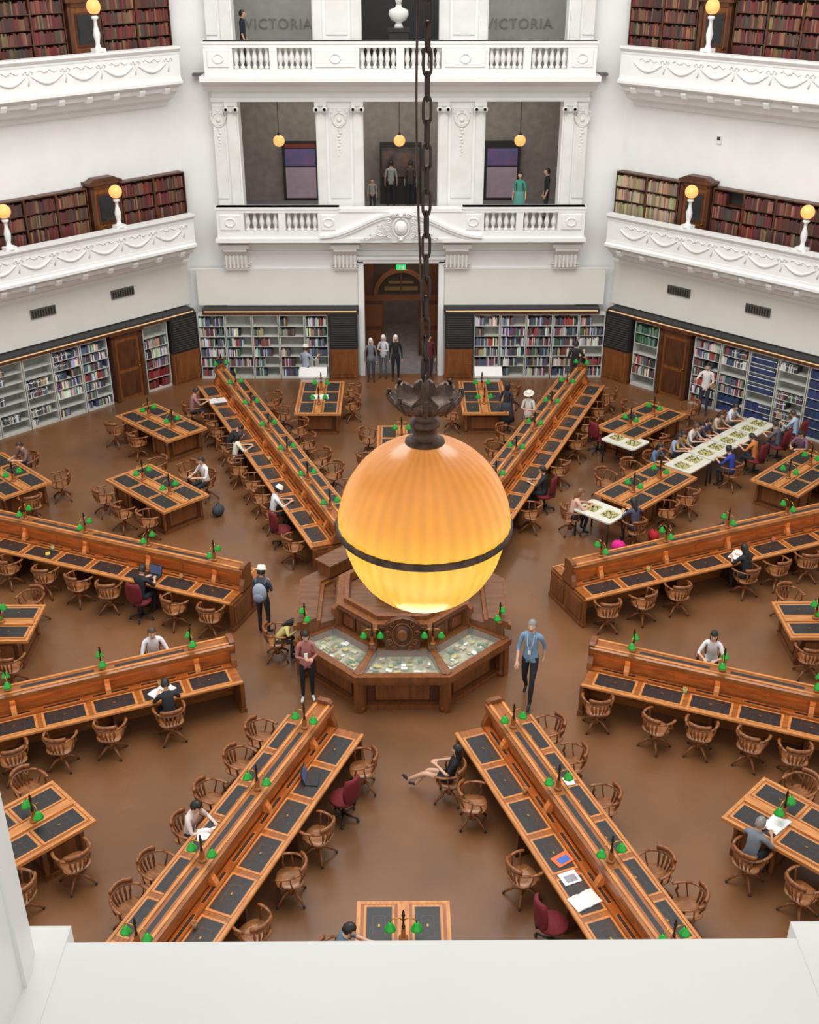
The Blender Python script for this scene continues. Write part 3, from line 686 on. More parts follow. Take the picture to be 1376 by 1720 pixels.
for r_ in (11.35,12.55,13.75,14.95):
    x,y=pol(45,r_); game(x,y,-R(45),'white table with colourful board games set for players')
x,y=pol(45,7.25); game(x,y,-R(45)+R(90),'small white game table with chess board at desk end')
x,y=pol(33.6,11.9); game(x-.05,y-.35,-R(45)+R(90),'small white game table with checkered board at table end')

# ------------------------------------------------------------ chairs
def mkchair():
    r=root('swivel_armchair',(0,0,-50),0,'turned oak swivel captain chair with curved back','chair',group='oak swivel chairs')
    P=[]
    for i in range(20):
        q=2*math.pi*i/20; c,s=math.cos(q),math.sin(q)
        P.append((.25*math.copysign(abs(c)**.7,c),.24*math.copysign(abs(s)**.7,s)))
    mb=MB(); n_=20
    vs=[(x*.9,y*.9,.425) for x,y in P]+[(x,y,.45) for x,y in P]+[(x*.96,y*.96,.472) for x,y in P]+[(x*.5,y*.5,.455) for x,y in P]+[(0,0,.452)]
    fs=[tuple(range(n_-1,-1,-1))]
    for l in range(3): fs+=[(l*n_+i,l*n_+(i+1)%n_,(l+1)*n_+(i+1)%n_,(l+1)*n_+i) for i in range(n_)]
    fs+=[(3*n_+i,3*n_+(i+1)%n_,4*n_) for i in range(n_)]
    mb.add(vs,fs,0,True); O('seat',mb.mesh('seat',[CHS]),r)
    mb=MB(); arc=[]
    for i in range(13):
        q=R(200+140*i/12); arc.append((.29*math.cos(q),.02+.29*math.sin(q),.73))
    mb.tube(arc,[.027]*13,6,0,flat=.8)
    arc2=[(x*.98,y*1.0-.01,.785+.03*math.sin(math.pi*i/12)) for i,(x,y,z) in enumerate(arc)][2:-2]
    mb.tube(arc2,[.03]*len(arc2),6,0,flat=1.6)
    bk=O('backrest',mb.mesh('backrest',[CHW]),r)
    for i in (-2,-1,0,1,2):
        q=R(270+i*17); O('slat',MB().tube([(.2*math.cos(q),.0+.2*math.sin(q),.46),(.27*math.cos(q),.02+.28*math.sin(q),.6),(.285*math.cos(q),.02+.29*math.sin(q),.73)],[.012,.024,.016],6).mesh('slat',[CHW]),bk)
    for s in (-1,1):
        mb=MB(); mb.tube([(s*.272,-.08,.73),(s*.3,.05,.715),(s*.29,.16,.705),(s*.27,.21,.7)],[.027,.031,.035,.028],6,flat=.6)
        mb.tube([(s*.22,.1,.46),(s*.27,.14,.55),(s*.265,.12,.64),(s*.285,.13,.7)],[.016,.022,.018,.018],6)
        mb.tube([(s*.235,-.05,.46),(s*.28,-.03,.6),(s*.29,-.02,.72)],.013,6)
        O('armrest',mb.mesh('armrest',[CHW]),r)
    O('pedestal',MB().lathe([(.05,.12),(.06,.16),(.055,.22),(.03,.26),(.03,.4),(.09,.425)],10).mesh('pedestal',[CHW]),r)
    lg=MB().tube([(.03,0,.2),(.12,0,.2),(.22,0,.12),(.3,0,.045)],[.028,.032,.025,.02],6).sph((.31,0,.024),.024,8,6,1).mesh('leg',[CHW,BLK])
    for k in range(4): O('leg',lg,r,rz=R(45+90*k))
    return reg(r)
def mkred():
    r=root('office_chair',(0,0,-50),0,'red upholstered office swivel chair on black base','chair',group='red office chairs')
    O('seat',MB().lathe([(1e-4,.42),(.2,.42),(.25,.45),(.24,.5),(1e-4,.52)],16).mesh('seat',[RED]),r)
    mb=MB(); N_=9
    vs=[];fs=[]
    for j in range(7):
        z=.55+.5*j/6; w=.21*(1-.25*abs(j/6-.45)**2*4)
        for i in range(N_):
            t=-1+2*i/(N_-1); vs.append((w*t,-.24+.06*t*t-.02*j/6,z))
    k=len(vs); vs+=[(x,y-.06,z) for x,y,z in vs]
    for j in range(6):
        for i in range(N_-1):
            a_=j*N_+i; fs+=[(a_,a_+1,a_+N_+1,a_+N_),(k+a_,k+a_+N_,k+a_+N_+1,k+a_+1)]
    for i in range(N_-1): fs+=[(i,k+i,k+i+1,i+1),(6*N_+i,6*N_+i+1,k+6*N_+i+1,k+6*N_+i)]
    for j in range(6): fs+=[(j*N_,(j+1)*N_,k+(j+1)*N_,k+j*N_),(j*N_+N_-1,k+j*N_+N_-1,k+(j+1)*N_+N_-1,(j+1)*N_+N_-1)]
    mb.add(vs,fs,0,True); O('backrest',mb.mesh('b',[RED]),r)
    O('pedestal',MB().lathe([(.03,.08),(.03,.42)],10).tube([(0,-.0,.41),(0,-.28,.46),(0,-.3,.62)],.02,6).mesh('p',[BLK]),r)
    lg=MB().tube([(.02,0,.11),(.28,0,.07)],[.025,.018],6).mesh('l',[BLK]); cs_=MB().sph((.28,0,.03),.03,8,6).mesh('c',[BLK])
    for k in range(5):
        l_=O('leg',lg,r,rz=R(72*k)); O('caster',cs_,l_)
    return reg(r)
CH=mkchair(); RC=mkred()
def snap(x,y,occ=False):
    best=None
    for a,(x0,y0,az) in SPK.items():
        s_,c_=math.sin(R(az)),math.cos(R(az)); r_=R0+(x-x0)*s_+(y-y0)*c_; p=(x-x0)*c_-(y-y0)*s_
        if 3.7<r_<15.8 and abs(p)<1.6:
            d=abs(abs(p)-.78)
            if best is None or d<best[0]: best=(d,'s',a,r_,p)
    for (tx,ty,o) in TABS:
        dx,dy=x-tx,y-ty; r_=dx*math.sin(R(o))+dy*math.cos(R(o)); p=dx*math.cos(R(o))-dy*math.sin(R(o))
        d=max(abs(r_)-1.35,abs(p)-.7)
        if d<1.0:
            d=abs(d)
            if best is None or d<best[0]: best=(d,'t',o,r_,p,tx,ty)
    if best is None: return x,y,random.uniform(0,6.28)
    if best[1]=='s':
        _,_,a,r_,p=best; s=1 if p>0 else -1; lo=1.02; p=s*max(lo,min(1.35,abs(p)))
        X,Y=on(a,r_,p)
        return X,Y,-R(SPK[a][2])+(R(90) if s>0 else -R(90))
    _,_,o,r_,p,tx,ty=best
    if abs(r_)-1.35>abs(p)-.7:
        s=1 if r_>0 else -1; r_=s*max(1.66,abs(r_)); h=-R(o)+(math.pi if s>0 else 0)
    else:
        s=1 if p>0 else -1; p=s*max(1.0,abs(p)); h=-R(o)+(R(90) if s>0 else -R(90))
    return tx+r_*math.sin(R(o))+p*math.cos(R(o)),ty+r_*math.cos(R(o))-p*math.sin(R(o)),h
taken=[]
def chair(x,y,jit=25,red=False,occ=False,snp=True,h=None):
    if snp: X,Y,H=snap(x,y,occ)
    else: X,Y,H=x,y,0
    if h is not None: H=h
    for (a,b) in taken:
        if (a-X)**2+(b-Y)**2<.58**2: return X,Y,H
    taken.append((X,Y))
    j=0 if occ else R(random.uniform(-jit,jit))
    o=dup(RC if red else CH,(X,Y,0),H+j)
    if occ: o['label']=('red office chair with a person seated on it' if red else 'oak swivel captain chair with a person seated')
    return X,Y,H

# ------------------------------------------------------------ people
def rotx(p,c,a):
    y,z=p[1]-c[1],p[2]-c[2]; return (p[0],c[1]+y*math.cos(a)-z*math.sin(a),c[2]+y*math.sin(a)+z*math.cos(a))
def pose(kind):
    J=dict(pel=(0,0,.96),spi=(0,.0,1.1),che=(0,.0,1.28),clv=(0,-.01,1.42),nek=(0,0,1.5),hed=(0,.02,1.62),tilt=0.0)
    for s,n_ in ((-1,'L'),(1,'R')):
        J['sh'+n_]=(s*.165,-.01,1.4);J['el'+n_]=(s*.22,-.03,1.13);J['wr'+n_]=(s*.23,.06,.89)
        J['hi'+n_]=(s*.085,0,.92);J['kn'+n_]=(s*.1,.02,.5);J['an'+n_]=(s*.1,-.02,.09);J['to'+n_]=(s*.12,.14,.035)
    if kind=='walk':
        J.update(knL=(-.09,.2,.53),anL=(-.09,.3,.1),toL=(-.09,.46,.05),knR=(.09,.03,.5),anR=(.1,-.24,.15),toR=(.11,-.1,.035),elL=(-.22,-.14,1.15),wrL=(-.22,-.12,.9),elR=(.22,.05,1.14),wrR=(.2,.22,.94))
    if kind=='phone':
        J.update(elL=(-.21,.04,1.14),wrL=(-.1,.24,1.2),elR=(.21,.04,1.14),wrR=(.08,.25,1.22),tilt=-.35,toR=(.16,.13,.035))
    if kind=='point':
        J.update(elR=(.28,.1,1.2),wrR=(.28,.33,1.28),elL=(-.22,.02,1.13),wrL=(-.12,.22,1.08),tilt=-.2)
    if kind in('sit','read','slump','recline'):
        dz=-.38
        for k in list(J):
            if k!='tilt' and k[:2] not in('kn','an','to'): J[k]=(J[k][0],J[k][1],J[k][2]+dz)
        for s,n_ in ((-1,'L'),(1,'R')):
            J['kn'+n_]=(s*.13,.42,.54);J['an'+n_]=(s*.12,.34,.09);J['to'+n_]=(s*.13,.5,.035)
        lean={'sit':-.12,'read':-.3,'slump':-.75,'recline':.25}[kind]
        for k in ('spi','che','clv','nek','hed','shL','shR'):
            J[k]=rotx(J[k],(0,0,.6),lean)
        J['tilt']={'sit':-.25,'read':-.55,'slump':-1.2,'recline':-.1}[kind]
        sy=J['shL'][1]; sz=J['shL'][2]
        for s,n_ in ((-1,'L'),(1,'R')):
            J['el'+n_]=(s*.26,sy+.13,max(.8,sz-.24)); J['wr'+n_]=(s*.12,sy+.36,.835)
            if kind=='slump': J['el'+n_]=(s*.33,sy+.02,.84); J['wr'+n_]=(s*.1,sy+.2,.83)
            if kind=='recline': J['el'+n_]=(s*.25,.0,.78); J['wr'+n_]=(s*.08,.24,.84)
        if kind=='recline':
            J.update(knL=(-.08,.46,.6),anL=(-.02,.82,.32),toL=(-.02,.93,.43),knR=(.1,.44,.54),anR=(.12,.7,.12),toR=(.12,.85,.12))
    return J
SKN=[mat('skin_light',rgb(208,162,134),.5),mat('skin_tan',rgb(180,130,102),.5),mat('skin_warm',rgb(198,150,118),.5)]
CM={}
def cm(c,pre='fabric'):
    k=(pre,)+tuple(c)
    if k not in CM: CM[k]=mat('%s_%d_%d_%d'%(pre,c[0],c[1],c[2]),rgb(*c),.8 if pre!='hair' else .5,scale=25,bump=.1)
    return CM[k]
def seg_d(p,a,b):
    ab=b-a; l=ab.length_squared; t=0 if l==0 else max(0,min(1,(p-a).dot(ab)/l)); return (p-(a+ab*t)).length
def person(kind,x,y,h,H=1.7,shirt=(230,230,230),pants=(36,38,46),hair=(28,22,20),style='short',skin=0,label='person',shoes=(40,36,34),sleeve='short',bare=False,z=0,fem=False,skirt=None):
    J=pose(kind); S=H/1.75
    if fem:
        for k in('shL','shR'): J[k]=(J[k][0]*.88,J[k][1],J[k][2])
    V=[];E=[];RD=[]
    idx={}
    def v(n_,p,r):
        idx[n_]=len(V); V.append(Vector(p)); RD.append(r); return idx[n_]
    def e(a,b,zone): E.append((idx[a],idx[b],zone))
    v('pel',J['pel'],(.15,.105)); v('spi',J['spi'],(.125 if not fem else .11,.095)); v('che',J['che'],(.15 if not fem else .135,.11)); v('clv',J['clv'],(.1,.075)); v('nek',J['nek'],(.052,.052)); v('hed',Vector(J['nek']).lerp(Vector(J['hed']),.5),(.05,.05))
    e('pel','spi',1);e('spi','che',1);e('che','clv',1);e('clv','nek',0);e('nek','hed',0)
    for n_ in 'LR':
        v('sh'+n_,J['sh'+n_],(.058,.058)); v('el'+n_,J['el'+n_],(.038,.038))
        m_=Vector(J['sh'+n_]).lerp(Vector(J['el'+n_]),.6); v('ua'+n_,m_,(.046,.046)); v('wr'+n_,J['wr'+n_],(.025,.025))
        e('clv','sh'+n_,1); e('sh'+n_,'ua'+n_,1); e('ua'+n_,'el'+n_,1 if sleeve!='none' else 0); e('el'+n_,'wr'+n_,1 if sleeve=='long' else 0)
        d=(Vector(J['wr'+n_])-Vector(J['el'+n_])).normalized(); s=-1 if n_=='L' else 1
        side=d.cross(Vector((0,0,1)) if abs(d.z)<.8 else Vector((s,0,0))).normalized()
        if abs(d.z)>=.8: side=Vector((0,1,0))
        nrm=d.cross(side).normalized()
        if nrm.z>0: nrm=-nrm
        pc=Vector(J['wr'+n_])+d*.05; v('pa'+n_,pc,(.034,.024)); e('wr'+n_,'pa'+n_,0)
        for k in range(4):
            o=(k-1.5)*.02; ln=[.06,.072,.068,.052][k]
            b=pc+d*.038+side*o; v('f%d%s'%(k,n_),b,(.011,.01)); m1=b+d*ln*.55+nrm*.008; v('g%d%s'%(k,n_),m1,(.009,.009)); v('h%d%s'%(k,n_),m1+d*ln*.4+nrm*.022,(.008,.008))
            e('pa'+n_,'f%d%s'%(k,n_),0);e('f%d%s'%(k,n_),'g%d%s'%(k,n_),0);e('g%d%s'%(k,n_),'h%d%s'%(k,n_),0)
        tb=pc+side*(-s*.035)-d*.01; v('t0'+n_,tb,(.012,.012)); v('t1'+n_,tb+side*(-s*.02)+d*.035,(.01,.01)); e('pa'+n_,'t0'+n_,0); e('t0'+n_,'t1'+n_,0)
        v('hi'+n_,J['hi'+n_],(.095,.095)); v('th'+n_,Vector(J['hi'+n_]).lerp(Vector(J['kn'+n_]),.5),(.075,.075)); v('kn'+n_,J['kn'+n_],(.054,.054)); v('ca'+n_,Vector(J['kn'+n_]).lerp(Vector(J['an'+n_]),.35),(.053,.053)); v('an'+n_,J['an'+n_],(.034,.034)); v('to'+n_,J['to'+n_],(.036,.03))
        lg=0 if bare else 2
        e('pel','hi'+n_,2);e('hi'+n_,'th'+n_,2);e('th'+n_,'kn'+n_,lg);e('kn'+n_,'ca'+n_,lg);e('ca'+n_,'an'+n_,lg);e('an'+n_,'to'+n_,3)
    me=bpy.data.meshes.new('b'); me.from_pydata([tuple(p) for p in V],[(a,b) for a,b,c in E],[])
    ob=bpy.data.objects.new('tmpb',me); COL.objects.link(ob)
    md=ob.modifiers.new('Skin','SKIN'); md.use_smooth_shade=True
    sv=me.skin_vertices[0].data
    for i,r in enumerate(RD): sv[i].radius=r; sv[i].use_root=(i==0)
    ob.modifiers.new('s','SUBSURF').levels=1
    dg=bpy.context.evaluated_depsgraph_get(); dg.update()
    m2=bpy.data.meshes.new_from_object(ob.evaluated_get(dg)); bpy.data.objects.remove(ob)
    mb=MB(); segs=[(V[a],V[b],c) for a,b,c in E]
    vv=[q.co.copy() for q in m2.vertices]
    for pgn in m2.polygons:
        c=pgn.center; best=min(segs,key=lambda t:seg_d(c,t[0],t[1])-(.04 if t[2]==1 and (t[0]-t[1]).length>.1 else 0))
        mb.f.append(tuple(pgn.vertices)); mb.m.append(best[2]); mb.s.append(True)
    mb.v=[tuple(q) for q in vv]; bpy.data.meshes.remove(m2)
    HM=Matrix.Translation(J['hed'])@Matrix.Rotation(J['tilt'],4,'X')
    hv=[];hf=[];sg,rg=18,14
    for j in range(rg+1):
        ph=math.pi*j/rg
        for i in range(sg):
            q=2*math.pi*i/sg; X=.076*math.sin(ph)*math.cos(q);Y=.095*math.sin(ph)*math.sin(q);Zz=.118*math.cos(ph)
            if Zz<0: X*=1+Zz*2.6; Y=Y*(1+Zz*1.2)+(-Zz)*.12*(1 if Y>0 else .2)
            if Y>.06 and abs(X)<.018 and -.04<Zz<.02: Y+=.022
            if Y>.05 and .02<abs(X)<.05 and 0<=Zz<.03: Y-=.008
            hv.append((X,Y,Zz))
    for j in range(rg):
        for i in range(sg): hf.append((j*sg+i,j*sg+(i+1)%sg,(j+1)*sg+(i+1)%sg,(j+1)*sg+i))
    mb.add(hv,hf,0,True,HM)
    for s in (-1,1):
        mb.sph((s*.03,.082,.01),.011,8,6,4,HM,sc=(1.2,.6,.8)); mb.sph((s*.03,.089,.01),.005,6,4,5,HM); mb.sph((s*.078,-.005,0),.022,8,6,0,HM,sc=(.4,.8,1.3))
        mb.tube([(s*.018,.09,.03),(s*.045,.083,.032)],.004,5,6,HM)
    mb.sph((0,.094,-.05),.016,8,6,7,HM,sc=(1.3,.5,.45))
    body=mb.mesh('person',[SKN[skin],cm(shirt),cm(pants),cm(shoes,'shoe'),PAPER,BLK,cm(hair,'hair'),mat('lips',rgb(170,90,84),.5)])
    po=O('person',body,None,(x,y,z),h,label,'person',scale=(S,S,S))
    mb=MB(); hv=[];hf=[]
    for j in range(rg+1):
        ph=math.pi*j/rg
        for i in range(sg):
            q=2*math.pi*i/sg; X=.088*math.sin(ph)*math.cos(q);Y=-.008+.104*math.sin(ph)*math.sin(q);Zz=.008+.128*math.cos(ph)
            wv=1+.04*math.sin(5*q+j*1.7)
            if style in('long','longhat','hijab') and Zz<0 and Y<.03: Zz=Zz*(2.6 if style!='hijab' else 1.9); k=(1.15 if style=='hijab' else .95); X*=k+(-Zz*.9 if style=='hijab' else 0)
            hv.append((X*wv,Y*wv,Zz))
    for j in range(rg):
        for i in range(sg):
            idx4=(j*sg+i,j*sg+(i+1)%sg,(j+1)*sg+(i+1)%sg,(j+1)*sg+i)
            cy=sum(hv[k][1] for k in idx4)/4; cz=sum(hv[k][2] for k in idx4)/4; cx=sum(abs(hv[k][0]) for k in idx4)/4
            if style=='hijab':
                if cy>.04 and cx<.055 and -.09<cz<.06: continue
            elif cy>.015 and cz<.06 : continue
            elif style not in('long','longhat') and cz<-.05: continue
            elif style=='short' and cz<-.0 and cy>-.02: continue
            hf.append(idx4)
    mb.add(hv,hf,0,True,HM)
    if style=='bun': mb.sph((0,-.1,.08),.045,10,8,0,HM)
    O('headscarf' if style=='hijab' else 'hair',mb.mesh('hair',[cm(hair,'hair')]),po)
    if style in('hat','longhat','cap'):
        br=.17 if style!='cap' else .12
        hm=MB().lathe([(br,.06),(br-.005,.07),(.1,.08),(.096,.12),(.08,.15),(1e-4,.16)],18,0,HM)
        O('sun_hat',hm.mesh('hat',[cm((226,218,204))]),po)
    if skirt: O('skirt',MB().lathe([(.15,1.08),(.19,.95),(.24,.7),(.29,.45)],18,sy=.8).mesh('skirt',[cm(skirt)]),po)
    return po
def sitter(x,y,kind='read',red=False,h=None,**kw):
    X,Y,Hh=chair(x,y,0,red,True)
    if h is not None: Hh=h
    return person(kind,X,Y,Hh,**kw),X,Y,Hh
sitter(-3.5,-6.2,shirt=(220,206,200),pants=(40,42,50),sleeve='long',label='person in pale pink shirt seated writing at desk')
sitter(-4.6,-2.8,shirt=(34,36,42),pants=(30,32,44),label='person in black shirt seated reading papers at desk')
sitter(-5.1,-1.3,kind='sit',H=1.8,shirt=(222,224,228),hair=(80,56,38),label='person with curly brown hair in white shirt seated at desk')
sitter(6.5,-1.1,kind='sit',H=1.75,shirt=(224,224,226),style='long',fem=True,label='person with long dark hair in white top holding phone')
sitter(5.75,-6.8,shirt=(112,118,128),hair=(130,124,118),skin=1,label='grey-haired person in grey shirt reading at the table')
X,Y,_=chair(-1.0,-8.85,0,False,True,False,h=R(-90)); person('read',X,Y,R(-90),H=1.72,shirt=(90,110,130),label='dark-haired person leaning over the table')
sitter(-5.9,1.6,red=True,shirt=(28,28,34),label='person in black seated at desk using a laptop')
sitter(8.0,2.6,shirt=(26,28,34),style='long',label='person in black seated writing at desk')
sitter(-5.1,9.8,kind='slump',shirt=(28,28,36),label='person in dark jacket leaning forward asleep on the desk')
sitter(-4.75,9.0,kind='read',shirt=(226,222,200),style='long',fem=True,label='person in cream top leaning over the desk')
sitter(-3.2,5.6,shirt=(220,222,226),style='cap',label='person in white shirt and cap reading at the desk')
sitter(3.5,6.8,red=True,kind='sit',shirt=(34,34,38),label='dark-haired person in dark shirt seated at desk')
sitter(-10.6,8.6,shirt=(120,92,84),hair=(60,40,30),label='person in plaid shirt seated at reading table')
sitter(-5.4,7.4,kind='sit',shirt=(220,218,216),hair=(50,36,30),label='person in white top seated at the table end')
sitter(-6.7,12.4,shirt=(160,110,110),hair=(50,36,30),label='person in pink checked shirt seated at reading table')
sitter(11.6,9.2,shirt=(120,90,110),label='person seated at reading table among lamps')
pq=chair(.85,-4.75,0,False,True,h=R(75))
person('recline',pq[0],pq[1],R(75),H=1.66,shirt=(22,22,24),pants=(22,22,24),style='long',bare=True,fem=True,sleeve='none',label='person in black dress lounging on chair with legs stretched')
gp=[(8.5,10.2,'r',(120,90,90),(25,20,18)),(7.6,9.4,'r',(150,160,180),(40,30,26)),(9.9,9.1,'l',(196,120,60),(30,24,20)),(9.0,8.2,'l',(40,60,150),(20,18,18)),(10.9,10.0,'l',(90,90,100),(40,30,24)),(7.0,8.6,'r',(90,110,140),(30,24,20)),(11.6,10.8,'l',(170,190,215),(60,44,34))]
gn=['dark red','light blue','orange','royal blue','dark grey','slate blue','sky blue']
for rr,c,hc,nn in ((12.9,(206,196,190),(90,60,50),'pale'),(13.6,(60,70,110),(30,24,20),'navy'),(14.3,(190,170,150),(60,40,30),'tan'),(15.1,(210,214,220),(40,30,26),'white'),(12.2,(186,150,70),(40,30,26),'mustard')):
    gp.append((rr*.7071-.5,rr*.7071+.5,'r',c,hc)); gn.append(nn)
for i,(x,y,sd,c,hc) in enumerate(gp):
    hh=R(-135) if sd=='r' else R(45)
    r_=(x+y)*.7071; p=(x-y)*.7071; p=(.95 if p>0 else -.95)
    X=r_*.7071+p*.7071; Y=r_*.7071-p*.7071
    X,Y,_=chair(X,Y,0,sd=='l' and i%2==0,True,False,h=hh)
    person('read',X,Y,hh,H=1.6+.02*(i%4),shirt=c,hair=hc,style=['short','long','short','bun'][i%4],label='board game player in %s top leaning over the table'%gn[i])
X,Y,_=chair(5.95,4.65,0,False,True,False,h=R(20)); person('read',X,Y,R(20),shirt=(70,70,90),style='long',label='person in dark top seated at small game table')
X,Y,_=chair(4.4,5.35,0,False,True,False,h=R(-80)); person('read',X,Y,R(-80),shirt=(214,170,150),hair=(120,80,50),style='long',fem=True,label='fair-haired person in peach top seated at small game table')

def hd(dx,dy): return math.atan2(-dx,dy)
mn=person('walk',2.6,-1.75,hd(-.35,-1),H=1.95,shirt=(116,144,170),pants=(30,30,36),hair=(130,126,122),label='grey-haired walking man in light blue shirt and black trousers')
O('lanyard',MB().tube([(-.06,.06,1.47),(-.05,.13,1.3),(0,.14,1.16),(.05,.13,1.3),(.06,.06,1.47)],.004,5).box(-.025,.025,.135,.142,1.08,1.16).mesh('lanyard',[PAPER]),mn)
wm=person('phone',-1.95,-1.75,hd(.25,-1),H=1.72,shirt=(166,104,100),pants=(26,26,30),style='long',shoes=(225,225,225),fem=True,sleeve='long',label='person in red patterned top and black trousers holding phone')
r=root('mobile_phone',(-1.93,-2.02,1.27),hd(.25,-1),'white mobile phone held in both hands','phone')
O('case',MB().cbox(0,0,0,.07,.012,.14,ch=.003).mesh('ph',[PAPER]),r); O('screen',MB().box(-.03,.03,-.008,-.006,-.06,.06).mesh('ps',[BLK]),r)
person('phone',-3.1,.7,hd(.2,1),H=1.74,shirt=(70,74,84),pants=(34,34,40),style='cap',sleeve='long',label='person in white cap wearing a backpack, seen from behind')
r=root('backpack',(-3.13,.5,1.2),hd(.2,1),'grey backpack worn on a standing person\'s back','backpack')
O('main_compartment',MB().sph((0,0,0),.19,14,10,sc=(.85,.55,1.25)).mesh('bp',[cm((150,160,176))]),r)
O('front_pocket',MB().sph((0,-.1,-.08),.12,12,8,sc=(1,.5,.9)).mesh('bp2',[cm((120,130,148))]),r)
for s in (-1,1): O('shoulder_strap',MB().tube([(s*.1,.05,.2),(s*.12,.16,.26),(s*.12,.3,.16),(s*.12,.22,-.1)],.02,6).mesh('st',[cm((90,98,112))]),r)
yb=A-1.0
person('stand',-1.05,yb,hd(0,-1),H=1.6,shirt=(110,112,120),pants=(60,62,74),hair=(226,222,220),style='hijab',sleeve='long',fem=True,label='person in white headscarf and grey top standing near entrance')
person('phone',-.62,yb+.35,hd(-.3,-1),H=1.6,shirt=(204,204,210),pants=(90,92,100),hair=(226,222,220),style='hijab',sleeve='long',fem=True,label='person in white headscarf and pale tunic near the entrance')
person('stand',-.2,yb+.1,hd(.1,-1),H=1.68,shirt=(24,24,28),pants=(24,24,28),hair=(230,226,224),style='hijab',sleeve='long',fem=True,label='person in black clothes and white scarf near the entrance')
person('stand',.95,yb+.2,hd(0,-1),H=1.66,shirt=(90,26,38),pants=(50,24,34),sleeve='long',label='person in dark red clothes standing at the doorway')
person('point',-3.2,15.3,hd(.5,1),H=1.7,shirt=(150,160,176),pants=(70,74,90),style='cap',hair=(60,50,44),label='person in grey-blue shirt browsing by the shelves')
person('point',5.85,15.5,hd(.2,1),H=1.75,shirt=(34,34,38),pants=(80,64,50),label='person in dark shirt reaching toward the bookshelf')
person('stand',3.25,11.9,hd(.4,.9),H=1.68,shirt=(40,40,46),pants=(44,44,50),style='long',fem=True,skirt=(52,52,60),label='person in dark patterned dress standing beside the desk')
person('phone',3.85,11.2,hd(-.4,-.9),H=1.68,shirt=(214,210,204),pants=(120,110,100),style='longhat',fem=True,label='person in sun hat and pale top beside the desk')
person('point',9.75,13.3,hd(-.4,-1),H=1.78,shirt=(222,216,214),pants=(50,54,66),label='person in white printed shirt standing by the shelves')
per=person('slump',-2.72,-.25,hd(1,.1),H=1.5,shirt=(200,184,110),pants=(60,54,50),style='long',sleeve='long',label='person in yellow top leaning beside the central desk')
taken.append((-2.72,-.25)); dup(CH,(-2.72,-.25,0),hd(1,.1),'oak swivel captain chair with a person seated')
person('stand',4.05,A+1.3,hd(-.3,-1),H=1.66,shirt=(70,150,130),pants=(70,140,120),style='long',fem=True,z=5.0,skirt=(90,150,140),label='person in green patterned dress in the upper gallery')
person('stand',5.0,A+1.5,hd(-1,0),H=1.75,shirt=(24,24,28),z=5.0,label='person in black standing in the upper gallery')
person('stand',-1.0,A+2.6,hd(0,-1),H=1.2,shirt=(150,146,140),hair=(60,40,30),z=5.0,label='child in pale top in the upper gallery')
for x,c in ((-.35,(150,150,150)),(.35,(70,56,54))): person('stand',x,A+3.55,hd(0,1),H=1.62,shirt=c,z=5.0,label='visitor seen from behind at the gallery display cabinet')
person('stand',-5.0,A+1.0,hd(1,0),H=1.75,shirt=(24,26,40),z=9.97,label='person in dark clothes standing in the top gallery')

CL=[(-2.7,-3.6),(-3.0,-4.4),(-3.4,-5.3),(-3.9,-7.1),(-4.2,-7.8),(-.9,-4.4),(-1.6,-6.1),(-1.9,-7.1),(-2.4,-8.2),
(1.25,-5.4),(2.0,-7.1),(2.6,-3.6),(3.0,-4.4),(3.5,-5.5),(4.1,-7.1),(4.5,-7.8),
(-5.7,-3.2),(-6.5,-3.7),(-7.3,-4.0),(3.9,-2.6),(4.9,-3.3),(5.7,-3.5),(6.6,-3.8),(7.3,-4.2),
(-9.4,2.9),(-8.4,2.5),(-7.5,2.2),(-6.7,1.9),(-5.05,1.3),(-4.2,.9),(4.5,1.1),(5.4,1.4),(6.3,1.7),(8.85,2.9),(9.7,3.2),(10.5,3.5),
(-8.4,1.2),(-8.2,-1.2),(8.8,1.2),(8.6,-1.0),(-6.7,-5.0),(-5.5,-6.7),(-6.2,-7.4),(7.1,-5.2),(6.4,-7.5),
(-8.0,6.5),(-7.3,5.6),(-6.5,5.2),(-7.0,8.2),(-8.5,11.2),(-7.7,10.3),(-6.26,12.6),(-11.1,8.3),(-6.0,8.0),
(-5.6,11.6),(-5.3,11.0),(-4.6,8.2),(-4.1,7.3),(-3.7,6.5),(-2.3,4.0),(-4.1,13.2),(-3.7,12.1),(-3.1,11.0),(-2.8,9.9),(-2.3,8.8),(-1.9,7.9),(-1.4,6.9),
(-3.6,12.6),(-1.6,12.9),(-1.6,14.0),(-1.0,10.3),(1.6,12.1),(3.6,13.9),(-1.0,8.6),(1.0,9.2),
(6.3,13.7),(5.9,12.5),(5.5,11.2),(5.1,9.9),(3.9,8.3),(3.1,5.6),(3.1,10.5),(2.7,9.3),(4.2,13.0),(2.3,8.0),(1.9,6.9),
(7.6,9.9),(6.4,8.0),(5.6,7.4),(9.1,12.4),(7.6,11.9),(12.0,8.0),(-9.9,6.2),(-9.4,7.4),(6.9,5.6),(7.6,6.3)]
for x,y in [(-1.4,-5.1),(2.6,-8.0),(-2.7,4.9)]: chair(x,y,20,True)
for x,y in CL: chair(x,y,28)
chair(5.9,10.4,10,True,False,False,h=R(-60))

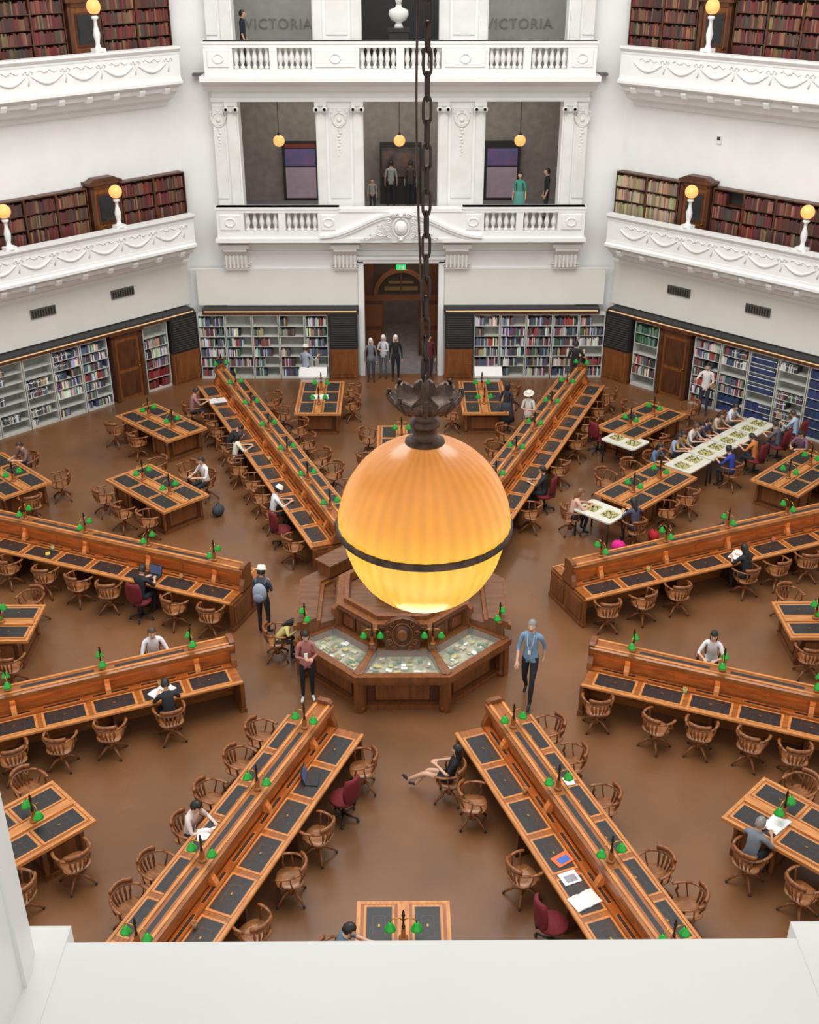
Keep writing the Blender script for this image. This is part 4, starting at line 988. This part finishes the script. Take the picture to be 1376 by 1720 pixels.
# ------------------------------------------------------------ central desk
AP=2.25
def octp(ap):
    r=ap/math.cos(R(22.5)); return [pol(22.5+45*i,r) for i in range(8)]
cd=root('central_desk',(0,0,0),0,'octagonal carved oak central desk with glass display cases','desk')
def quad_face(mb,ap0,ap1,z0,z1,a,m,z2=None):
    if z2 is None: z2=z1
    t=math.tan(R(22.5)); P=[(-ap0*t,ap0),(ap0*t,ap0),(ap1*t,ap1),(-ap1*t,ap1)]
    M=Matrix.Rotation(-R(a),4,'Z')
    vs=[(x,y,z0) for x,y in P]+[(P[0][0],P[0][1],z1),(P[1][0],P[1][1],z1),(P[2][0],P[2][1],z2),(P[3][0],P[3][1],z2)]
    mb.add(vs,[(0,3,2,1),(4,5,6,7),(0,1,5,4),(1,2,6,5),(2,3,7,6),(3,0,4,7)],m,False,M)
EXH=mat('exhibit_collage',rgb(176,168,138),.5,col2=rgb(96,98,72),scale=6,detail=6)
GLS=bpy.data.materials.new('display_glass'); GLS.use_nodes=True
g=GLS.node_tree.nodes['Principled BSDF']; g.inputs['Base Color'].default_value=(.8,.9,.86,1); g.inputs['Roughness'].default_value=.03; g.inputs['Alpha'].default_value=.1
for a in (180,135,-135):
    mb=MB(); quad_face(mb,1.3,2.0,.0,.72,a,1); quad_face(mb,1.3,2.25,.72,.8,a,0); quad_face(mb,1.3,2.1,0,.12,a,0)
    M=Matrix.Rotation(-R(a),4,'Z')
    quad_face(mb,2.12,2.29,.8,.94,a,0); quad_face(mb,1.3,1.46,.8,1.08,a,0)
    for s in (-1,1):
        mb.box(s*.9-.07,s*.9+.07,2.02,2.22,0,.74,0,M); mb.lathe([(.09,0),(.09,.1),(.05,.15),(.07,.4),(.05,.62),(.08,.74)],10,0,M@Matrix.Translation((s*.84,2.12,0)))
        mb.add([(s*.5,1.3,.8),(s*.62,1.3,.8),(s*.95,2.2,.8),(s*.8,2.2,.8),(s*.5,1.3,1.09),(s*.62,1.3,1.09),(s*.95,2.2,.96),(s*.8,2.2,.96)],[(4,5,6,7),(0,1,5,4),(1,2,6,5),(2,3,7,6),(3,0,4,7)],0,False,M)
    mb.box(-.55,.55,2.0,2.03,.2,.62,0,M)
    dc=O('display_case',mb.mesh('case',[WOODV,WOODD]),cd)
    mb=MB(); quad_face(mb,1.46,2.12,.8,.86,a,0,.82)
    O('display_tray',mb.mesh('tray',[EXH]),dc)
    for k in range(30):
        yy=random.uniform(1.52,2.06); xx=random.uniform(-.34,.34)*yy; w=random.uniform(.04,.13); hh=random.uniform(.04,.1)
        O('exhibit',MB().cbox(xx,yy,.88-(yy-1.42)*.04,w,hh,.02,0,M).mesh('exh',[[PAPER,cm((80,116,84)),cm((150,116,70)),cm((190,184,160)),cm((190,176,90))][k%5]]),dc)
    mb=MB(); mb.add([(-.57,1.44,1.05),(.57,1.44,1.05),(.86,2.14,.945),(-.86,2.14,.945)],[(0,1,2,3)],0,False,M)
    O('glass_top',mb.mesh('gl',[GLS]),dc)
for a in (0,45,-45,90,-90):
    mb=MB(); quad_face(mb,1.3,2.12,0,1.16,a,0); quad_face(mb,1.3,2.2,0,.14,a,1); quad_face(mb,1.72,2.27,1.16,1.28,a,0); quad_face(mb,1.8,2.2,1.28,1.34,a,2); quad_face(mb,1.3,1.74,1.16,1.22,a,2,1.2)
    M=Matrix.Rotation(-R(a),4,'Z')
    for s in (-1,0,1): mb.box(s*.56-.22,s*.56+.22,2.12,2.15,.25,1.0,0,M); mb.box(s*.56-.16,s*.56+.16,2.15,2.16,.32,.93,1,M)
    if a in (45,-45): mb.box(-.5,.5,1.75,2.15,1.34,1.62,0,M); mb.box(-.55,.55,1.7,2.2,1.62,1.67,2,M)
    O('counter',mb.mesh('counter',[WOODV,WOODD,WOODX]),cd)
mb=MB()
for i in range(8):
    a=45*i; hz=1.5
    quad_face(mb,1.18,1.3,0,hz,a,0); quad_face(mb,1.1,1.42,hz,hz+.05,a,1); quad_face(mb,1.13,1.38,hz+.05,hz+.1,a,0); quad_face(mb,1.13,1.22,hz+.1,hz+.2,a,0)
    M=Matrix.Rotation(-R(a),4,'Z')
    for s in (-1,1): mb.box(s*.26-.2,s*.26+.2,1.3,1.33,1.1,1.45,1,M); mb.box(s*.26-.14,s*.26+.14,1.33,1.34,1.15,1.4,0,M)
O('inner_screen',mb.mesh('inner',[WOODV,WOODD]),cd)
O('inner_top',MB().prism(octp(1.18),1.42,1.5).mesh('it',[WOODX]),cd)
mb=MB().prism(octp(.45),1.5,1.66).prism(octp(.55),1.66,1.72).prism(octp(.3),1.72,1.8)
O('inner_box',mb.mesh('ib',[WOODV]),cd)
for i in range(8):
    x,y=pol(22.5+45*i,1.48)
    mb=MB().ext([(0,.9),(.1,.92),(.16,1.0),(.08,1.12),(.05,1.25),(.12,1.36),(.1,1.5),(0,1.6),(-.08,1.55),(-.08,.9)],'x',-.07,.07)
    mb.lathe([(1e-4,-.09),(.07,-.09),(.07,.09),(1e-4,.09)],12,1,Matrix.Translation((0,.1,1.0))@Matrix.Rotation(R(90),4,'Y'))
    O('scroll_bracket',mb.mesh('sb',[WOODV,WOODD]),cd,loc=(x,y,0),rz=-R(22.5+45*i))
mb=MB().sph((0,0,0),.17,16,10,0,sc=(1,.35,1.3)).sph((0,-.05,0),.11,14,8,1,sc=(1,.35,1.3))
mb.tube([(.21*math.cos(q),-.03,.27*math.sin(q)) for q in [2*math.pi*i/20 for i in range(20)]],.016,6,1,closed=True)
for s in (-1,1):
    for cx,cz,r_ in ((.22,.24,.08),(.29,.03,.07),(.26,-.18,.08),(.16,-.33,.06)):
        mb.tube([(s*(cx+r_*(1-k/15)*math.cos(k*.7)),-.03,cz+r_*(1-k/15)*math.sin(k*.7)) for k in range(13)],.014,6,1)
mb.box(-.36,.36,-.02,.08,-.4,.2,0); mb.ext([(-.36,.2),(.36,.2),(.24,.32),(.08,.4),(-.08,.4),(-.24,.32)],'y',-.02,.08,0)
mb.tube([(-.3,-.03,.26),(-.15,-.03,.36),(0,-.03,.4),(.15,-.03,.36),(.3,-.03,.26)],.018,6,1)
O('carved_crest',mb.mesh('crest',[WOODD,WOODV]),cd,loc=(0,-1.46,1.42))
for a_,r_,z_,rr in ((157.5,1.62,1.2,0),(202.5,1.62,1.2,0),(112.5,2.2,1.28,-112.5),(-112.5,2.2,1.28,112.5)):
    x,y=pol(a_,r_)
    lampat(x,y,z_,R(rr),'reading lamp with two green shades on central desk',.95)

# ------------------------------------------------------------ desk things
cupc=[('pale green',(170,180,120)),('dusty pink',(190,110,96)),('tan',(170,130,80))]
k=0
for a in list(SPK):
    for s in (-1,1):
        for r_ in (5.6,9.2,12.8):
            if abs(a)>150 and r_>9.5: continue
            x,y=on(a,r_+.2*s,s*.3); n_,c=cupc[k%3]; k+=1
            q=root('pencil_cup',(x,y,.785),0,n_+' cup of short pencils on the desk ledge','cup',group='pencil cups')
            O('cup_body',MB().lathe([(.035,0),(.045,.11),(.04,.11),(.032,.012)],12).mesh('cup',[cm(c,'card')]),q)
            for i in range(4): O('pencil',MB().tube([(.01*math.cos(i*1.6),.01*math.sin(i*1.6),.02),(.03*math.cos(i*1.6),.03*math.sin(i*1.6),.15)],.004,5).mesh('pen',[WOODL]),q)
def laptop(x,y,h,z=.79):
    r=root('laptop',(x,y,z),h,'open black laptop computer standing on the desk','laptop')
    O('keyboard_base',MB().cbox(0,0,.01,.34,.24,.02,ch=.01).box(-.15,.15,-.02,.1,.02,.022,1).mesh('b',[BLK,LEA]),r)
    O('screen',MB().box(-.17,.17,-.005,.01,0,.23,0).box(-.155,.155,.01,.012,.015,.215,1).mesh('s',[BLK,mat('laptop_screen',rgb(70,80,110),.2,emit=.3,ecol=rgb(70,80,110))]),r,loc=(0,-.12,.02),rot=(R(15),0,0))
def sheet(x,y,h,lab,c=(228,228,226),c2=None,z=.79,s=(.3,.21),open_=False):
    if open_:
        r=root('open_book',(x,y,z),h,lab,'book')
        for sg in (-1,1):
            P=[(0,0),(sg*.05,.025),(sg*.12,.03),(sg*s[0]*.55,.012),(sg*s[0]*.55,0)]
            O('page_block',MB().ext(P,'y',-s[1]/2,s[1]/2).mesh('pg',[cm(c,'card')]),r)
    else:
        mb=MB().box(-s[0]/2,s[0]/2,-s[1]/2,s[1]/2,0,.012,0)
        if c2: mb.box(-s[0]*.3,s[0]*.35,-s[1]*.35,s[1]*.2,.012,.013,1)
        O('magazine' if c2 else 'paper_sheet',mb.mesh('sh',[cm(c,'card'),cm(c2 or c,'card')]),loc=(x,y,z),rz=h,label=lab,cat='magazine' if c2 else 'paper')
x,y=on(-67.5,6.05,-.48); laptop(x,y,-R(-67.5)-R(90)+math.pi)
x,y=on(-157.5,5.35,-.48); laptop(x,y,-R(-157.5)+R(90)+.3)
x,y=on(157.5,7.45,.42); sheet(x,y,.6,'colourful orange and blue magazine on the desk',(226,110,60),(70,110,190),s=(.33,.24))
x,y=on(157.5,7.85,.5); sheet(x,y,.4,'white printed magazine lying on the desk',(226,228,232),(150,150,160),s=(.3,.26))
x,y=on(157.5,8.35,.5); sheet(x,y,.5,'open white notebook lying on the desk',open_=True,s=(.42,.3))
x,y=on(157.5,5.8,-.5); sheet(x,y,.2,'single white sheet of paper on the desk',s=(.3,.21))
x,y=on(-157.5,7.2,.5); sheet(x,y,.2,'open book before the seated reader',open_=True,s=(.4,.28))
x,y=on(-112.5,5.4,-.5); sheet(x,y,.9,'white papers spread before the seated reader',open_=True,s=(.45,.3))
x,y=on(67.5,8.2,.5); sheet(x,y,.9,'open white notebook before the seated reader',open_=True,s=(.45,.3))
sheet(6.3,-6.3,.7,'open book in front of the seated reader',open_=True,s=(.42,.3),z=.8)
x,y=on(-22.5,13.9,-.5); sheet(x,y,.3,'open white newspaper lying on the desk',open_=True,s=(.5,.36))
x,y=on(-67.5,9.0,-.5); sheet(x,y,.3,'small yellow notebook on the desk',(220,200,90),(200,170,60),s=(.1,.14))
sheet(-2.6,12.9,.1,'open white newspaper on the reading table',open_=True,s=(.5,.36),z=.8)
def floorbag(x,y,c,lab,z=0):
    r=root('backpack',(x,y,z+.17),random.random()*6,lab,'backpack')
    O('main_compartment',MB().sph((0,0,0),.19,14,10,sc=(1,.75,.9)).mesh('bag',[cm(c)]),r)
    O('top_handle',MB().tube([(-.06,0,.15),(-.04,0,.22),(.04,0,.22),(.06,0,.15)],.012,6).mesh('h',[BLK]),r)
floorbag(5.5,4.35,(226,30,140),'bright pink bag lying on the floor by chairs'); floorbag(6.5,4.9,(180,30,40),'red bag lying on the floor near chairs')
floorbag(-4.95,6.4,(60,64,72),'dark grey backpack on the floor beside table')
x,y=on(67.5,8.4,-.45); floorbag(x,y,(24,24,28),'black backpack standing on the desk',z=.78)
for x in (-2.95,2.9):
    r=root('display_stand',(x,15.0,0),0,'white slanted display stand at the table end','display stand')
    O('body',MB().box(-.4,.4,-.16,.16,.12,.72).box(-.35,-.28,-.16,.16,0,.12).box(.28,.35,-.16,.16,0,.12).mesh('b',[WHT]),r); O('slanted_top',MB().ext([(-.22,.72),(.22,.72),(.22,.95),(-.22,.78)],'x',-.46,.46).mesh('t',[WHT2]),r)

# ------------------------------------------------------------ big globe pendant
GX,GY,GZ=.118,-15.5,11.53
gl=root('globe_pendant_lamp',(GX,GY,GZ),0,'large glowing amber glass globe pendant with bronze ring','lamp')
mb=MB()
seg=144; vs=[];fs=[];rg=40
for j in range(rg+1):
    ph=math.pi*(.07+.93*j/rg)
    for i in range(seg):
        q=2*math.pi*i/seg; k=1+.005*math.cos(36*q)*math.sin(ph)
        rr=.455*k if ph<math.pi/2 else .43*k
        vs.append((rr*math.sin(ph)*math.cos(q),rr*math.sin(ph)*math.sin(q),(.49 if ph<math.pi/2 else .485)*math.cos(ph)))
for j in range(rg):
    for i in range(seg): fs.append((j*seg+i,(j+1)*seg+i,(j+1)*seg+(i+1)%seg,j*seg+(i+1)%seg))
mb.add(vs,fs,0,True); O('globe_shade',mb.mesh('globe',[GLOBEM]),gl)
O('equator_ring',MB().lathe([(.44,-.02),(.46,-.022),(.468,-.012),(.463,0),(.468,.012),(.458,.02),(.44,.018),(.44,-.02)],80).mesh('ring',[IRON]),gl)
O('bottom_finial',MB().lathe([(1e-4,-.525),(.018,-.515),(.022,-.5),(.055,-.488),(.045,-.476),(1e-4,-.472)],16).mesh('fin',[IRON]),gl)
O('cap_neck',MB().lathe([(.106,.462),(.1,.49),(.07,.5),(.062,.515),(.06,.56),(.076,.57),(.078,.59),(.06,.605),(.045,.63),(.07,.65),(.07,.67),(.04,.7),(.024,.72),(.018,.8),(1e-4,.83)],28).mesh('neck',[IRON]),gl)
# scalloped dish
nd=96; prof=[(.05,.64,0),(.1,.655,0),(.14,.675,.15),(.172,.705,.5),(.188,.735,1),(.184,.75,1),(.166,.735,.8),(.13,.69,.2),(.05,.665,0)]
vs=[];fs=[]
for i in range(nd):
    q=2*math.pi*i/nd; sc_=abs(math.cos(4*q))**.5
    for r_,z_,w_ in prof:
        rr=r_*(1-.12*w_*(1-sc_)); vs.append((rr*math.cos(q),rr*math.sin(q),z_-.03*w_*(1-sc_)))
npf=len(prof)
for i in range(nd):
    j=(i+1)%nd
    for k in range(npf-1): fs.append((i*npf+k,j*npf+k,j*npf+k+1,i*npf+k+1))
mb=MB(); mb.add(vs,fs,0,True)
cn=O('leaf_dish',mb.mesh('dish',[IRON]),gl)
lfm=MB().tube([(.1,0,.652),(.14,0,.672),(.172,0,.702),(.19,0,.74),(.182,0,.762),(.168,0,.76)],[.008,.012,.012,.012,.014,.008],7,0,flat=.8).tube([(.15,.03,.685),(.175,.035,.72),(.17,.02,.745)],[.006,.009,.006],6).tube([(.15,-.03,.685),(.175,-.035,.72),(.17,-.02,.745)],[.006,.009,.006],6).mesh('leaf',[IRON])
for i in range(8): O('leaf',lfm,cn,rz=R(45*i))
lk=[]
for i in range(20):
    q=2*math.pi*i/20; lk.append((.0185*math.cos(q),0,.022*(1 if math.sin(q)>.01 else (-1 if math.sin(q)<-.01 else 0))+.038*math.sin(q)))
lkm=MB().tube(lk,.0072,8,0,closed=True).mesh('chain_link',[mat('dark_chain_iron',rgb(54,40,34),.45,.6)])
z=.875; i=0
while GZ+z<17.46:
    O('chain_link',lkm,gl,loc=(0,0,z),rz=R(20+90*(i%2))); z+=.101; i+=1
pts=[]; zz=.8
while GZ+zz<17.5:
    pts.append((-.028+.02*math.sin(zz*2.2),.01*math.cos(zz*5),zz)); zz+=.08
O('power_cable',MB().tube(pts,.0055,6).mesh('cable',[BRZ]),gl)
li=bpy.data.lights.new('globe_bulb','POINT'); li.energy=25; li.color=(1,.7,.35); li.shadow_soft_size=.3
lo=bpy.data.objects.new('globe_bulb',li); COL.objects.link(lo); lo.location=(GX,GY,GZ-1.0)

# ------------------------------------------------------------ window sill and jambs
ys=-19.6; zs=13.04
O('trim_%d'%n,MB().box(-.9,.95,-20.9,ys,zs-1.2,zs,0).mesh('sill',[SILLM]),label='white painted stone sill of the viewing opening',cat='sill',kind='structure'); n+=1
mb=MB().box(-.9,-.5,ys-.2,ys+.03,zs-1.2,zs+.002,0).box(.585,.95,ys-.2,ys+.03,zs-1.2,zs+.002,0)
O('trim_%d'%n,mb.mesh('sillc',[SILLM]),label='projecting white corner blocks of the sill',cat='sill',kind='structure'); n+=1
mb=MB().box(-.9,-.54,-20.9,ys-.02,zs,16.5,0).box(-.56,-.534,ys-.08,ys-.05,zs,16.5,0).box(-.56,-.535,ys-.2,ys-.17,zs,16.5,0)
O('wall_opening_left',mb.mesh('jamb',[SILLM]),label='white painted moulded jamb of the viewing opening',cat='wall',kind='structure')
O('wall_opening_right',MB().box(.64,.95,-20.9,ys-.02,zs,16.5,0).mesh('jamb',[SILLM]),label='white painted jamb of the viewing opening',cat='wall',kind='structure')

def wipe(o):
    for c in KIDS.get(o.name,[]): wipe(c)
    bpy.data.objects.remove(o)
for m_ in (CH,RC,LAMP,TAB): wipe(m_)
# ------------------------------------------------------------ light
w=bpy.data.worlds.new('world'); scene.world=w; w.use_nodes=True
bg=w.node_tree.nodes['Background']; bg.inputs[0].default_value=(.985,.985,.97,1); bg.inputs[1].default_value=1.15
def area(nm_,loc,sx,sy,en,col,rot=(0,0,0),disk=False):
    al=bpy.data.lights.new(nm_,'AREA'); al.shape='DISK' if disk else 'RECTANGLE'; al.size=sx
    if not disk: al.size_y=sy
    al.energy=en; al.color=col
    ao=bpy.data.objects.new(nm_,al); COL.objects.link(ao); ao.location=loc; ao.rotation_euler=rot
area('dome_skylight',(0,0,24),20,20,5200,(1.0,.99,.97),disk=True)
area('gallery_fill',(0,A+2.4,9.6),11,2.5,210,(1,.92,.84))  # unseen fill added to brighten the middle gallery
area('top_gallery_fill',(0,A+1.6,14.9),11,2,200,(1,.97,.92))  # added fill that lifts the dark top gallery, no real fixture
area('entrance_front_fill',(0,A+.9,3.9),2,.8,18,(1,.82,.62))  # warm fill added just inside the doorway to lighten it
area('entrance_hall_fill',(0,A+3.6,3.9),2,2,30,(1,.82,.62))  # second added fill, brightens the passage behind the timber screen
scene.view_settings.view_transform='Standard'; scene.view_settings.look='None'; scene.view_settings.exposure=0
print('OBJ',len(COL.objects),'BOOKS',len(BOOKS))
